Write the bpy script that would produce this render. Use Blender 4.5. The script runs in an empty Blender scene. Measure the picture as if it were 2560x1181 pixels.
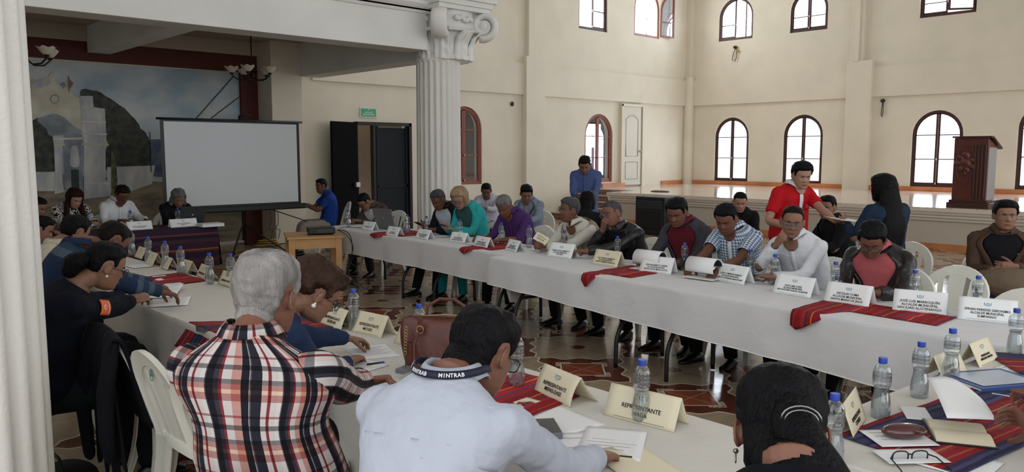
import bpy, bmesh, math, random
import numpy as np
from math import *
from mathutils import Vector, Matrix, noise as mnoise
random.seed(7)
SC = bpy.context.scene; COL = SC.collection
# ---------------------------------------------------------------- camera model
F_PX = 1972.0; CAM_H = 1.75; PITCH = atan(209.5/F_PX); HEAD = radians(46.6)
CFW = Vector((cos(HEAD), sin(HEAD), 0)); CRT = Vector((sin(HEAD), -cos(HEAD), 0)); CPOS = Vector((0, 0, CAM_H))
def ray(px, py):
    u = (px-1280)/F_PX; v = (py-590.5)/F_PX
    return CFW*(cos(PITCH)-v*sin(PITCH)) + CRT*u - Vector((0, 0, sin(PITCH)+v*cos(PITCH)))
def atz(px, py, z): d = ray(px, py); return CPOS+d*((z-CAM_H)/d.z)
def atx(px, py, x): d = ray(px, py); return CPOS+d*(x/d.x)
def aty(px, py, y): d = ray(px, py); return CPOS+d*(y/d.y)
def atd(px, py, dist):
    d = ray(px, py); return CPOS+d*(dist/(d.x*CFW.x+d.y*CFW.y))
# ---------------------------------------------------------------- object helpers
def tag(o, label=None, cat=None, group=None, kind=None):
    if label: o['label'] = label
    if cat: o['category'] = cat
    if group: o['group'] = group
    if kind: o['kind'] = kind
    return o
def empty(name, loc=(0, 0, 0), rz=0, label=None, cat=None, group=None):
    o = bpy.data.objects.new(name, None); COL.objects.link(o); o.empty_display_size = .1
    o.location = loc; o.rotation_euler = (0, 0, rz)
    return tag(o, label, cat, group)
class MB:
    """collects shapes into one mesh"""
    def __init__(s): s.v = []; s.f = []; s.m = []; s.uv = []; s.has_uv = False
    def add(s, vs, fs, mi=0, uvs=None):
        b = len(s.v); s.v += [tuple(v) for v in vs]
        s.f += [tuple(b+i for i in f) for f in fs]; s.m += [mi]*len(fs)
        if uvs: s.has_uv = True; s.uv += [[uvs[i] for i in f] for f in fs]
        else: s.uv += [[(0, 0)]*len(f) for f in fs]
        return b
    def box(s, c, d, rz=0, mi=0, M=None):
        cx, cy, cz = c; x, y, z = d[0]/2, d[1]/2, d[2]/2
        vs = [Vector((sx*x, sy*y, sz*z)) for sz in (-1, 1) for sy in (-1, 1) for sx in (-1, 1)]
        if rz: R = Matrix.Rotation(rz, 3, 'Z'); vs = [R@v for v in vs]
        vs = [v+Vector(c) for v in vs]
        if M: vs = [M@v for v in vs]
        s.add(vs, [(0, 2, 3, 1), (4, 5, 7, 6), (0, 1, 5, 4), (2, 6, 7, 3), (0, 4, 6, 2), (1, 3, 7, 5)], mi)
    def rings(s, R, closed=True, cap=True, mi=0, uv=None, loop=False):
        """R: list of rings (same length) of points"""
        n = len(R[0]); vs = [p for r in R for p in r]; fs = []
        k = n if closed else n-1
        m = len(R) if loop else len(R)-1
        for i in range(m):
            for j in range(k):
                i2 = (i+1) % len(R)
                fs.append((i*n+j, i*n+(j+1) % n, i2*n+(j+1) % n, i2*n+j))
        if uv:   # uv: list rows of (u,v) with n+1 columns
            b = len(s.v); s.v += [tuple(v) for v in vs]; s.has_uv = True
            for q, f in enumerate(fs):
                i, j = divmod(q, k)
                i2 = (i+1) % len(R)
                s.f.append(tuple(b+x for x in f)); s.m.append(mi)
                s.uv.append([uv[i][j], uv[i][j+1], uv[i2][j+1], uv[i2][j]])
            if cap and closed and not loop:
                s.f.append(tuple(b+x for x in reversed(range(n)))); s.m.append(mi); s.uv.append([(0, 0)]*n)
                s.f.append(tuple(b+(len(R)-1)*n+x for x in range(n))); s.m.append(mi); s.uv.append([(0, 0)]*n)
            return
        if cap and closed and not loop:
            fs.append(tuple(reversed(range(n)))); fs.append(tuple((len(R)-1)*n+x for x in range(n)))
        s.add(vs, fs, mi)
    def tube(s, pts, rad, n=10, cap=True, mi=0, flat=None, up=None, round_end=False, uvs=False, ush=0, loop=False):
        """tube along pts; rad number/list; flat=(ratio) squash along 2nd axis"""
        pts = [Vector(p) for p in pts]; L = len(pts)
        rad = [rad]*L if not hasattr(rad, '__len__') else list(rad)
        if round_end:
            a, b = pts[0], pts[-1]; r0, r1 = rad[0], rad[-1]
            da = (pts[1]-a).normalized(); db = (b-pts[-2]).normalized()
            pts = [a-da*r0*.92, a-da*r0*.6]+pts+[b+db*r1*.6, b+db*r1*.92]
            rad = [r0*.38, r0*.8]+rad+[r1*.8, r1*.38]
            if flat is not None and hasattr(flat, '__len__'): flat = [flat[0]]*2+list(flat)+[flat[-1]]*2
            L += 4
        T = []
        for i in range(L):
            if loop: t = pts[(i+1) % L]-pts[i-1]
            else: t = pts[min(i+1, L-1)]-pts[max(i-1, 0)]
            T.append(t.normalized() if t.length > 1e-9 else Vector((0, 0, 1)))
        ref = Vector(up) if up is not None else (Vector((0, 0, 1)) if abs(T[0].z) < .9 else Vector((1, 0, 0)))
        R = []; A = (ref-T[0]*ref.dot(T[0])).normalized(); UV = []; dist = 0
        for i in range(L):
            if up is not None:
                A2 = ref-T[i]*ref.dot(T[i]); A = A2.normalized() if A2.length > 1e-4 else A
            else:
                A2 = A-T[i]*A.dot(T[i]); A = A2.normalized() if A2.length > 1e-6 else A
            B = T[i].cross(A)
            f = 1 if flat is None else (flat[i] if hasattr(flat, '__len__') else flat)
            R.append([pts[i]+B*(rad[i]*cos(2*pi*k/n))+A*(rad[i]*f*sin(2*pi*k/n)) for k in range(n)])
            if i: dist += (pts[i]-pts[i-1]).length
            if uvs: UV.append([(ush+2*pi*.05*k/n, dist) for k in range(n+1)])
        s.rings(R, cap=cap, mi=mi, uv=UV if uvs else None, loop=loop)
    def lathe(s, prof, c=(0, 0, 0), n=24, mi=0, cap=True, M=None):
        R = []
        for r, z in prof:
            R.append([Vector((c[0]+r*cos(2*pi*k/n), c[1]+r*sin(2*pi*k/n), c[2]+z)) for k in range(n)])
        if M: R = [[M@p for p in r] for r in R]
        s.rings(R, cap=cap, mi=mi)
    def ell(s, c, r, n=12, m=8, M=None, mi=0):
        R = []
        for i in range(1, m):
            a = pi*i/m
            R.append([Vector((r[0]*sin(a)*cos(2*pi*k/n), r[1]*sin(a)*sin(2*pi*k/n), -r[2]*cos(a))) for k in range(n)])
        c = Vector(c)
        R = [[(M@p if M else p)+c for p in q] for q in R]
        s.rings(R, mi=mi)
    def prism(s, poly, d, mi=0):
        """poly: 3d points (planar); d: extrusion vector"""
        n = len(poly); d = Vector(d); P = [Vector(p) for p in poly]
        s.add(P+[p+d for p in P], [tuple(reversed(range(n))), tuple(range(n, 2*n))]+[(i, (i+1) % n, n+(i+1) % n, n+i) for i in range(n)], mi)
    def build(s, name, mats, parent=None, smooth=True, loc=None, sub=0, angle=None, bevel=0):
        me = bpy.data.meshes.new(name)
        off = Vector(parent_world(parent)) if parent is not None and loc == 'w' else Vector((0, 0, 0))
        me.from_pydata([tuple(Vector(v)-off) for v in s.v] if off.length else s.v, [], s.f)
        mats = mats if isinstance(mats, (list, tuple)) else [mats]
        for m in mats: me.materials.append(m)
        me.polygons.foreach_set('material_index', s.m)
        if s.has_uv:
            l = me.uv_layers.new(name='UVMap'); flat = [c for f in s.uv for p in f for c in p]
            l.data.foreach_set('uv', flat)
        if smooth: me.polygons.foreach_set('use_smooth', [True]*len(s.f))
        me.update()
        if angle:
            me.polygons.foreach_set('use_smooth', [True]*len(s.f)); me.set_sharp_from_angle(angle=radians(angle))
        o = bpy.data.objects.new(name, me); COL.objects.link(o)
        if parent is not None: o.parent = parent
        if bevel:
            b = o.modifiers.new('b', 'BEVEL'); b.width = bevel; b.segments = 2; b.limit_method = 'ANGLE'
        if sub:
            b = o.modifiers.new('s', 'SUBSURF'); b.levels = sub; b.render_levels = sub
        return o
def parent_world(o):
    v = Vector((0, 0, 0))
    while o is not None: v += o.location; o = o.parent
    return v
def copy_tree(o, parent=None):
    c = o.copy(); COL.objects.link(c)
    if parent is not None: c.parent = parent
    for ch in o.children: copy_tree(ch, c)
    return c
# ---------------------------------------------------------------- materials
MATS = {}
def srgb(c):
    if isinstance(c, str): c = tuple(int(c[i:i+2], 16)/255 for i in (0, 2, 4))
    return tuple((x/12.92 if x <= .04045 else ((x+.055)/1.055)**2.4) for x in c)+(1,)
def newmat(name):
    m = bpy.data.materials.new(name); m.use_nodes = True; nt = m.node_tree
    b = nt.nodes['Principled BSDF']; return m, nt, b
def mat(name, col, rough=.6, spec=.4, metal=0, var=.06, vscale=6, bump=0, bscale=80, coat=0, stretch=None, uvn=False, sheen=0, dist=.01):
    if name in MATS: return MATS[name]
    m, nt, b = newmat(name); c = srgb(col)
    N = nt.nodes; L = nt.links
    tc = N.new('ShaderNodeTexCoord'); src = tc.outputs['UV' if uvn else 'Object']
    if stretch:
        mp = N.new('ShaderNodeMapping'); mp.inputs['Scale'].default_value = stretch; L.new(src, mp.inputs[0]); src = mp.outputs[0]
    if var:
        n = N.new('ShaderNodeTexNoise'); n.inputs['Scale'].default_value = vscale; n.inputs['Detail'].default_value = 4; L.new(src, n.inputs['Vector'])
        mx = N.new('ShaderNodeMix'); mx.data_type = 'RGBA'; L.new(n.outputs['Fac'], mx.inputs['Factor'])
        mx.inputs['A'].default_value = tuple(max(0, x*(1-var*2)) for x in c[:3])+(1,)
        mx.inputs['B'].default_value = tuple(min(1, x*(1+var*2)) for x in c[:3])+(1,)
        L.new(mx.outputs['Result'], b.inputs['Base Color'])
    else: b.inputs['Base Color'].default_value = c
    b.inputs['Roughness'].default_value = rough; b.inputs['Metallic'].default_value = metal
    b.inputs['Specular IOR Level'].default_value = spec
    if coat: b.inputs['Coat Weight'].default_value = coat
    if sheen: b.inputs['Sheen Weight'].default_value = sheen
    if bump:
        n2 = N.new('ShaderNodeTexNoise'); n2.inputs['Scale'].default_value = bscale; n2.inputs['Detail'].default_value = 3; L.new(src, n2.inputs['Vector'])
        bp = N.new('ShaderNodeBump'); bp.inputs['Strength'].default_value = bump; bp.inputs['Distance'].default_value = dist
        L.new(n2.outputs['Fac'], bp.inputs['Height']); L.new(bp.outputs[0], b.inputs['Normal'])
    MATS[name] = m; return m
def cloth(name, col, rough=.85, var=.08, bump=.6, bscale=9, dist=.03, spec=.2):
    return mat(name, col, rough, spec, 0, var, 5, bump, bscale, dist=dist)
def hairmat(name, col, rough=.5, var=.3):
    return mat(name, col, max(rough,.55), .12, 0, var, 14, .9, 120, stretch=(1, 1, .14), dist=.012)
def ramp_stripes(nt, src, period, stops):
    """fract(src/period) through a constant ramp; returns colour socket"""
    N = nt.nodes; L = nt.links
    d = N.new('ShaderNodeMath'); d.operation = 'DIVIDE'; L.new(src, d.inputs[0]); d.inputs[1].default_value = period
    f = N.new('ShaderNodeMath'); f.operation = 'FRACT'; L.new(d.outputs[0], f.inputs[0])
    r = N.new('ShaderNodeValToRGB'); r.color_ramp.interpolation = 'CONSTANT'; L.new(f.outputs[0], r.inputs[0])
    e = r.color_ramp.elements
    while len(e) > 1: e.remove(e[-1])
    e[0].position = 0; e[0].color = srgb(stops[0][1])
    for p, c in stops[1:]:
        q = e.new(p); q.color = srgb(c)
    return r.outputs[0]
def stripemat(name, ustops, up, vstops=None, vp=1, rough=.85, bump=.5, mixf=.5, mode='MIX', wav=0):
    if name in MATS: return MATS[name]
    m, nt, b = newmat(name); N = nt.nodes; L = nt.links
    tc = N.new('ShaderNodeTexCoord'); sx = N.new('ShaderNodeSeparateXYZ')
    src = tc.outputs['UV']
    if wav:
        nn = N.new('ShaderNodeTexNoise'); nn.inputs['Scale'].default_value = 6; L.new(tc.outputs['Object'], nn.inputs['Vector'])
        vm = N.new('ShaderNodeVectorMath'); vm.operation = 'MULTIPLY_ADD'; L.new(nn.outputs['Color'], vm.inputs[0]); vm.inputs[1].default_value = (wav, wav, 0); L.new(src, vm.inputs[2]); src = vm.outputs[0]
    L.new(src, sx.inputs[0])
    cu = ramp_stripes(nt, sx.outputs[0], up, ustops); out = cu
    if vstops:
        cv = ramp_stripes(nt, sx.outputs[1], vp, vstops)
        mx = N.new('ShaderNodeMix'); mx.data_type = 'RGBA'; mx.blend_type = mode; mx.inputs['Factor'].default_value = mixf
        L.new(cu, mx.inputs['A']); L.new(cv, mx.inputs['B']); out = mx.outputs['Result']
    L.new(out, b.inputs['Base Color']); b.inputs['Roughness'].default_value = rough; b.inputs['Specular IOR Level'].default_value = .2
    n2 = N.new('ShaderNodeTexNoise'); n2.inputs['Scale'].default_value = 10; L.new(tc.outputs['Object'], n2.inputs['Vector'])
    bp = N.new('ShaderNodeBump'); bp.inputs['Strength'].default_value = bump; bp.inputs['Distance'].default_value = .03
    L.new(n2.outputs['Fac'], bp.inputs['Height']); L.new(bp.outputs[0], b.inputs['Normal'])
    MATS[name] = m; return m
def clearmat(name, col='ffffff', amount=.86, rough=.03):
    """thin clear pane or plastic"""
    if name in MATS: return MATS[name]
    m, nt, b = newmat(name); N = nt.nodes; L = nt.links
    t = N.new('ShaderNodeBsdfTransparent'); t.inputs[0].default_value = srgb(col)
    g = N.new('ShaderNodeBsdfGlossy'); g.inputs['Roughness'].default_value = rough
    fr = N.new('ShaderNodeLayerWeight'); fr.inputs['Blend'].default_value = .35
    mu = N.new('ShaderNodeMath'); mu.operation = 'MULTIPLY_ADD'; mu.inputs[1].default_value = .6; mu.inputs[2].default_value = 1-amount-.1; L.new(fr.outputs['Facing'], mu.inputs[0])
    mx = N.new('ShaderNodeMixShader'); L.new(mu.outputs[0], mx.inputs[0]); L.new(t.outputs[0], mx.inputs[1]); L.new(g.outputs[0], mx.inputs[2])
    L.new(mx.outputs[0], N['Material Output'].inputs[0]); MATS[name] = m; return m
def plaster(name, col, dirt='8c8068', bump=.25, scale=30, dirt_amt=.35):
    if name in MATS: return MATS[name]
    m, nt, b = newmat(name); N = nt.nodes; L = nt.links; c = srgb(col)
    tc = N.new('ShaderNodeTexCoord')
    n = N.new('ShaderNodeTexNoise'); n.inputs['Scale'].default_value = 1.3; n.inputs['Detail'].default_value = 6; L.new(tc.outputs['Object'], n.inputs['Vector'])
    mx = N.new('ShaderNodeMix'); mx.data_type = 'RGBA'; L.new(n.outputs['Fac'], mx.inputs['Factor'])
    mx.inputs['A'].default_value = tuple(x*.88 for x in c[:3])+(1,); mx.inputs['B'].default_value = tuple(min(1, x*1.1) for x in c[:3])+(1,)
    # thin vertical stains and small specks of wear
    mp = N.new('ShaderNodeMapping'); mp.inputs['Scale'].default_value = (5, 5, 1.2); L.new(tc.outputs['Object'], mp.inputs[0])
    s = N.new('ShaderNodeTexNoise'); s.inputs['Scale'].default_value = 2.2; s.inputs['Detail'].default_value = 8; s.inputs['Roughness'].default_value = .75; L.new(mp.outputs[0], s.inputs['Vector'])
    r = N.new('ShaderNodeValToRGB'); r.color_ramp.elements[0].position = .66; r.color_ramp.elements[1].position = .78; L.new(s.outputs['Fac'], r.inputs[0])
    mm = N.new('ShaderNodeMath'); mm.operation = 'MULTIPLY'; mm.inputs[1].default_value = dirt_amt; L.new(r.outputs[0], mm.inputs[0])
    m2 = N.new('ShaderNodeMix'); m2.data_type = 'RGBA'; L.new(mm.outputs[0], m2.inputs['Factor']); L.new(mx.outputs['Result'], m2.inputs['A']); m2.inputs['B'].default_value = srgb(dirt)
    L.new(m2.outputs['Result'], b.inputs['Base Color']); b.inputs['Roughness'].default_value = .75; b.inputs['Specular IOR Level'].default_value = .25
    n2 = N.new('ShaderNodeTexNoise'); n2.inputs['Scale'].default_value = scale; n2.inputs['Detail'].default_value = 5; L.new(tc.outputs['Object'], n2.inputs['Vector'])
    bp = N.new('ShaderNodeBump'); bp.inputs['Strength'].default_value = bump; bp.inputs['Distance'].default_value = .02
    L.new(n2.outputs['Fac'], bp.inputs['Height']); L.new(bp.outputs[0], b.inputs['Normal'])
    MATS[name] = m; return m
def floormat():
    m, nt, b = newmat('ornate_tile'); N = nt.nodes; L = nt.links
    def M(op, a, b_=None, c=None):
        n = N.new('ShaderNodeMath'); n.operation = op
        for i, x in enumerate((a, b_, c)):
            if x is None: continue
            if isinstance(x, (int, float)): n.inputs[i].default_value = x
            else: L.new(x, n.inputs[i])
        return n.outputs[0]
    P = 1.03
    tc = N.new('ShaderNodeTexCoord'); s = N.new('ShaderNodeSeparateXYZ'); L.new(tc.outputs['Object'], s.inputs[0])
    # u,v relative to a medallion centre at (5.22, 4.66)
    def cell(o, c0): return M('SUBTRACT', M('FRACT', M('ADD', M('DIVIDE', M('SUBTRACT', o, c0), P), .5)), .5)
    u = cell(s.outputs[0], 5.22); v = cell(s.outputs[1], 4.66)
    au = M('ABSOLUTE', u); av = M('ABSOLUTE', v)
    r = M('SQRT', M('ADD', M('MULTIPLY', u, u), M('MULTIPLY', v, v)))
    th = M('ARCTAN2', v, u)
    w4 = M('COSINE', M('MULTIPLY', th, 4)); w12 = M('COSINE', M('MULTIPLY', th, 12)); w8 = M('ABSOLUTE', M('COSINE', M('MULTIPLY', th, 8)))
    R = M('ADD', M('ADD', .415, M('MULTIPLY', w4, .045)), M('ADD', M('MULTIPLY', w12, .022), M('MULTIPLY', w8, .018)))
    q = M('SUBTRACT', r, R)                                   # <0 inside the medallion
    du = M('SUBTRACT', .5, au); dv = M('SUBTRACT', .5, av)
    dia = M('ADD', du, dv)                                    # diamond about the cell corner
    tn = N.new('ShaderNodeTexNoise'); tn.inputs['Scale'].default_value = 7; tn.inputs['Detail'].default_value = 5; L.new(tc.outputs['Object'], tn.inputs['Vector'])
    def col(a, b2):
        mx = N.new('ShaderNodeMix'); mx.data_type = 'RGBA'; L.new(tn.outputs['Fac'], mx.inputs['Factor']); mx.inputs['A'].default_value = srgb(a); mx.inputs['B'].default_value = srgb(b2); return mx.outputs['Result']
    cream = col('8c7a64', 'b9a68c'); red = col('7a3a26', 'a5583c'); dark = col('4c261c', '74402f'); light = col('c8bba4', 'e4dccb')
    def over(base, top, mask):
        mx = N.new('ShaderNodeMix'); mx.data_type = 'RGBA'; L.new(mask, mx.inputs['Factor']); L.new(base, mx.inputs['A']); L.new(top, mx.inputs['B']); return mx.outputs['Result']
    c = over(dark, cream, M('LESS_THAN', q, 0))
    c = over(c, light, M('LESS_THAN', M('ABSOLUTE', q), .009))
    c = over(c, dark, M('LESS_THAN', M('ADD', M('MULTIPLY', u, u), M('MULTIPLY', v, v)), .0045))
    # braid circles beside the diamond
    dm = M('ABSOLUTE', M('SUBTRACT', du, dv))
    rr = M('SQRT', M('ADD', M('POWER', M('SUBTRACT', dia, .27), 2), M('POWER', M('SUBTRACT', M('PINGPONG', dm, .045), .022), 2)))
    c = over(c, light, M('MULTIPLY', M('LESS_THAN', M('ABSOLUTE', M('SUBTRACT', rr, .018)), .006), M('GREATER_THAN', dm, .12)))
    c = over(c, light, M('LESS_THAN', M('ABSOLUTE', M('SUBTRACT', dia, .235)), .01))
    c = over(c, red, M('LESS_THAN', dia, .215))
    c = over(c, light, M('MULTIPLY', M('LESS_THAN', M('MINIMUM', du, dv), .004), M('LESS_THAN', dia, .215)))
    grout = M('LESS_THAN', M('MINIMUM', M('MINIMUM', au, av), M('MINIMUM', du, dv)), .0028)
    c = over(c, dark, M('MULTIPLY', grout, .8))
    L.new(c, b.inputs['Base Color']); b.inputs['Roughness'].default_value = .16; b.inputs['Specular IOR Level'].default_value = .55
    rn = M('MULTIPLY_ADD', tn.outputs['Fac'], .16, .1); L.new(rn, b.inputs['Roughness'])
    return m
def textmesh(body, size, matl, parent, M, name='lettering', bold=.0, spacing=1.0, sx=1.0, extr=.0004, lines=1.0):
    cu = bpy.data.curves.new('txt', 'FONT'); cu.body = body; cu.size = size; cu.align_x = 'CENTER'; cu.align_y = 'CENTER'
    cu.offset = bold; cu.extrude = extr; cu.resolution_u = 2; cu.space_character = spacing; cu.space_line = lines
    o = bpy.data.objects.new('txt', cu); COL.objects.link(o)
    dg = bpy.context.evaluated_depsgraph_get(); dg.update()
    me = bpy.data.meshes.new_from_object(o.evaluated_get(dg))
    bpy.data.objects.remove(o); bpy.data.curves.remove(cu)
    me.transform(M@Matrix.Diagonal((sx, 1, 1, 1))); me.materials.clear(); me.materials.append(matl)
    ob = bpy.data.objects.new(name, me); COL.objects.link(ob); ob.parent = parent; return ob
WPOW=95.0; EXPO=0.26
# ================================================================ SETTING
YA, XB, ZS = 14.6, 21.5, .755
YP = 13.95; YB = 9.55; XS = 15.3; CEIL = 7.2
WHITE = plaster('painted_plaster', 'ded5c2', bump=.2, dirt_amt=.45)
WHITE2 = plaster('beam_plaster', 'e8e7e2', dirt='9a9484', bump=.15, dirt_amt=.3)
COLM = plaster('column_plaster', 'e6e3dd', dirt='8d877b', bump=.3, scale=50, dirt_amt=.3)
TAN = plaster('ceiling_plaster', 'b9ad9c', bump=.15, dirt_amt=.2)
MAROON = mat('maroon_paint', '55281c', .6, .3, var=.08)
BROWNW = mat('window_wood', '452a24', .45, .4, var=.12, vscale=20)
REDW = mat('red_window_wood', '8a4a3a', .45, .4, var=.12, vscale=20)
GLASS = clearmat('pane_glass', 'f4f8ff', .92)
ORANGE = mat('terracotta_skirting', 'c07a4c', .3, .5, var=.2, vscale=3)
BLACK = mat('black_metal', '101012', .45, .5, var=.05)
def struct(o): o['kind'] = 'structure'; return o
def tessel(o3, outer, holes, flip=False):
    from mathutils.geometry import tessellate_polygon
    allp = [outer]+holes
    tr = tessellate_polygon([[Vector((p[0], p[1], 0)) for p in l] for l in allp])
    return [p for l in allp for p in l], tr
def holed_wall(name, outer, holes, to3, depth, m):
    """outer, holes: 2d loops; to3(p, d) -> 3d point at depth d behind the face"""
    b = MB(); pts, tr = tessel(None, outer, holes); n = len(pts)
    b.add([to3(p, 0) for p in pts]+[to3(p, depth) for p in pts], [tuple(t) for t in tr]+[tuple(n+i for i in reversed(t)) for t in tr])
    k = 0
    for l in [outer]+holes:
        q = len(l); b.add([to3(p, 0) for p in l]+[to3(p, depth) for p in l], [(i, (i+1) % q, q+(i+1) % q, q+i) for i in range(q)])
    return struct(b.build(name, m, smooth=False))
def arch(x0, x1, z0, z1, n=14):
    r = (x1-x0)/2; cx = (x0+x1)/2; zs = z1-r*1.0
    return [(x0, z0), (x1, z0)]+[(cx+r*cos(pi*i/n), zs+r*sin(pi*i/n)) for i in range(n+1)]
# floor
b = MB(); b.box((8, 3, -.1), (28, 24, .2)); fl = struct(b.build('floor', floormat(), smooth=False))
# windows in wall A : (x0,x1,z0,z1)
def wa(pl, pr, pb, pt): 
    a = aty(pl, pb, YA); c = aty(pr, pb, YA); t = aty((pl+pr)/2, pt, YA); return [a.x, c.x, (a.z+c.z)/2, t.z]
def wb(pl, pr, pb, pt):
    a = atx(pl, pb, XB); c = atx(pr, pb, XB); t = atx((pl+pr)/2, pt, XB); return [c.y, a.y, (a.z+c.z)/2, t.z]
WA = [wa(1120, 1205, 462, 266), wa(1461, 1530, 456, 285), wa(1447, 1519, 76, -58), wa(1585, 1648, 93, -30)]
EXD = wa(884, 1023, 312, 305)   # x range of the exit doorway
zt = aty(1020, 309, YA).z
# the door leaf fold: opening spans x0..x1
DX0, DX1, DZ = aty(884, 305, YA).x, aty(1023, 312, YA).x, zt
WB = [wb(1784, 1868, 455, 294), wb(1954, 2052, 462, 287), wb(2273, 2400, 469, 276), wb(2535, 2665, 478, 262),
      wb(1796, 1881, 100, -6), wb(1974, 2068, 78, -26), wb(2299, 2440, 38, -75)]
holesA = [arch(*w) for w in WA]+[[(DX0, 0.0), (DX1, 0.0), (DX1, DZ), (DX0, DZ)]]
holed_wall('wall_back', [(-1.6, -.02), (XB+.3, -.02), (XB+.3, CEIL), (-1.6, CEIL)], holesA, lambda p, d: (p[0], YA+d, p[1]), .28, WHITE)
holed_wall('wall_stage', [(-7, -.02), (YA, -.02), (YA, CEIL), (-7, CEIL)], [arch(*w) for w in WB], lambda p, d: (XB+d, p[0], p[1]), .28, WHITE)
b = MB(); b.box((-1.7, 9, CEIL/2), (.25, 11.8, CEIL)); struct(b.build('wall_left', WHITE2, smooth=False))
b = MB(); b.box((9.9, 1.2, CEIL+.1), (23.8, 17.4, .2)); b.box((14.8, 12.2, CEIL+.1), (14, 5.2, .2)); struct(b.build('ceiling', WHITE2, smooth=False))
b = MB(); b.box((3.1, 12.05, 3.92), (9.9, 5.1, .2)); struct(b.build('ceiling_balcony', TAN, smooth=False))
WINN = [0]
def window(w, axis, depth, open_leaves=(), red=False, bars=2, upper=False, swing=None):
    """arched two-leaf casement; axis 'A' wall y=YA, 'B' wall x=XB"""
    WINN[0] += 1; x0, x1, z0, z1 = w; m = REDW if red else BROWNW
    P = (lambda x, z, d=0: Vector((x, YA+depth+d, z))) if axis == 'A' else (lambda x, z, d=0: Vector((XB+depth+d, x, z)))
    root = empty('window_%d' % WINN[0]); root['kind'] = 'structure'
    t = .075; r = (x1-x0)/2; cx = (x0+x1)/2; zs = z1-r
    b = MB()
    oa = arch(x0, x1, z0, z1, 18); ia = arch(x0+t, x1-t, z0+t, z1-t, 18); n = len(oa)
    R = [[P(p[0], p[1], d) for p in l] for l, d in ((oa, 0), (ia, 0), (ia, .06), (oa, .06))]
    b.rings(R, closed=True, cap=False, loop=True); fr = b.build('window_frame', m, root, smooth=False)
    zb = [z0+(zs-z0)*.53, zs-.02] if bars == 2 else [z0+(zs-z0)*.5+.12]
    def leaf(a, c, M=None, nm='casement'):
        """half leaf between a and c (a = hinge side)"""
        b = MB(); g = MB(); lo, hi = min(a, c), max(a, c)
        T = (lambda x, z, d: P(x, z, d)) if M is None else (lambda x, z, d: M(x, z, d))
        def bar(p, q, wd):
            p0 = Vector((p[0], p[1])); q0 = Vector((q[0], q[1])); dv = (q0-p0).normalized(); nv = Vector((-dv.y, dv.x))*wd/2
            c4 = [p0-nv, q0-nv, q0+nv, p0+nv]
            vs = [T(c.x, c.y, .01) for c in c4]+[T(c.x, c.y, .05) for c in c4]
            b.add(vs, [(0, 1, 2, 3), (7, 6, 5, 4), (0, 4, 5, 1), (1, 5, 6, 2), (2, 6, 7, 3), (3, 7, 4, 0)])
        inner = cx+(.028 if lo >= cx-1e-3 else -.028)
        outer_x = (x1-t) if lo >= cx-1e-3 else (x0+t)
        bar((inner, z0+t), (inner, z1-t-.0), .05)
        bar((outer_x, z0+t), (outer_x, zs), .04); bar((outer_x, z0+t+.02), (inner, z0+t+.02), .045)
        sgn = 1 if lo >= cx-1e-3 else -1; rr = r-t
        arcp = [(cx+sgn*rr*cos(pi/2*i/8), zs+rr*sin(pi/2*i/8)) for i in range(9)]
        for i in range(8): bar(arcp[i], arcp[i+1], .04)
        for z in zb: bar((outer_x, z), (inner, z), .022)
        o = b.build(nm, m, root, smooth=False)
        poly = [(inner, z0+t), (outer_x, z0+t)]+arcp[:-1]+[(inner, zs+rr)]
        g.prism([T(p[0], p[1], .028) for p in poly], (0, .004, 0) if axis == 'A' else (.004, 0, 0)); g.build('pane', GLASS, o, smooth=False)
    for s in (-1, 1):
        h = x0 if s < 0 else x1
        if s in open_leaves:
            ang = swing[s]
            def MM(x, z, d, h=h, ang=ang, s=s):
                dx = x-h; base = P(h, z, 0)
                u = Vector((1, 0, 0)) if axis == 'A' else Vector((0, 1, 0)); nrm = Vector((0, 1, 0)) if axis == 'A' else Vector((1, 0, 0))
                return base+u*(dx*cos(ang))-nrm*(abs(dx)*sin(ang))+nrm*d*cos(ang)
            leaf(h, cx, MM)
        else: leaf(h, cx)
    b = MB(); b.ell(P(cx, z0+t+.02, -.01), (.02, .02, .035)); b.ell(P(cx, zb[0], -.01), (.022, .022, .03)); b.build('latch', mat('latch_brass', 'b8b0a0', .4, metal=.3), root)
    return root
window(WA[0], 'A', .04, red=True); window(WA[1], 'A', .04, red=True)
window(WA[2], 'A', .05, (-1,), bars=1, swing={-1: radians(-60)}); window(WA[3], 'A', .03, (-1, 1), red=True, bars=1, swing={-1: radians(-65), 1: radians(170)})
for i, w in enumerate(WB):
    if i < 4: window(w, 'B', .05)
    elif i == 4: window(w, 'B', .05, (-1,), bars=1, swing={-1: radians(-35)})
    elif i == 5: window(w, 'B', .05, bars=1)
    else: window(w, 'B', .05, (-1,), bars=1, swing={-1: radians(35)})
# room behind the dark windows of the back wall
PINK = mat('pink_paint', 'd8a49c', .8)
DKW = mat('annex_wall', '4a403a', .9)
b = MB(); b.box((20.0, 16.6, .95), (3.4, .12, 1.9), mi=0); struct(b.build('wall_annex_low', PINK, smooth=False))
b = MB(); b.box((15.1, 16.6, 1.8), (6.4, .12, 3.6)); b.box((16.8, 15.8, 3.5), (9.8, 1.7, .12)); b.box((11.9, 15.8, 1.8), (.12, 1.7, 3.6)); b.box((21.66, 15.8, 1.8), (.1, 1.7, 3.6)); b.box((20.0, 16.6, 3.1), (3.4, .14, .9)); b.box((19.55, 16.3, 1.8), (.22, .3, 3.5)); struct(b.build('wall_annex', DKW, smooth=False))
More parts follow.
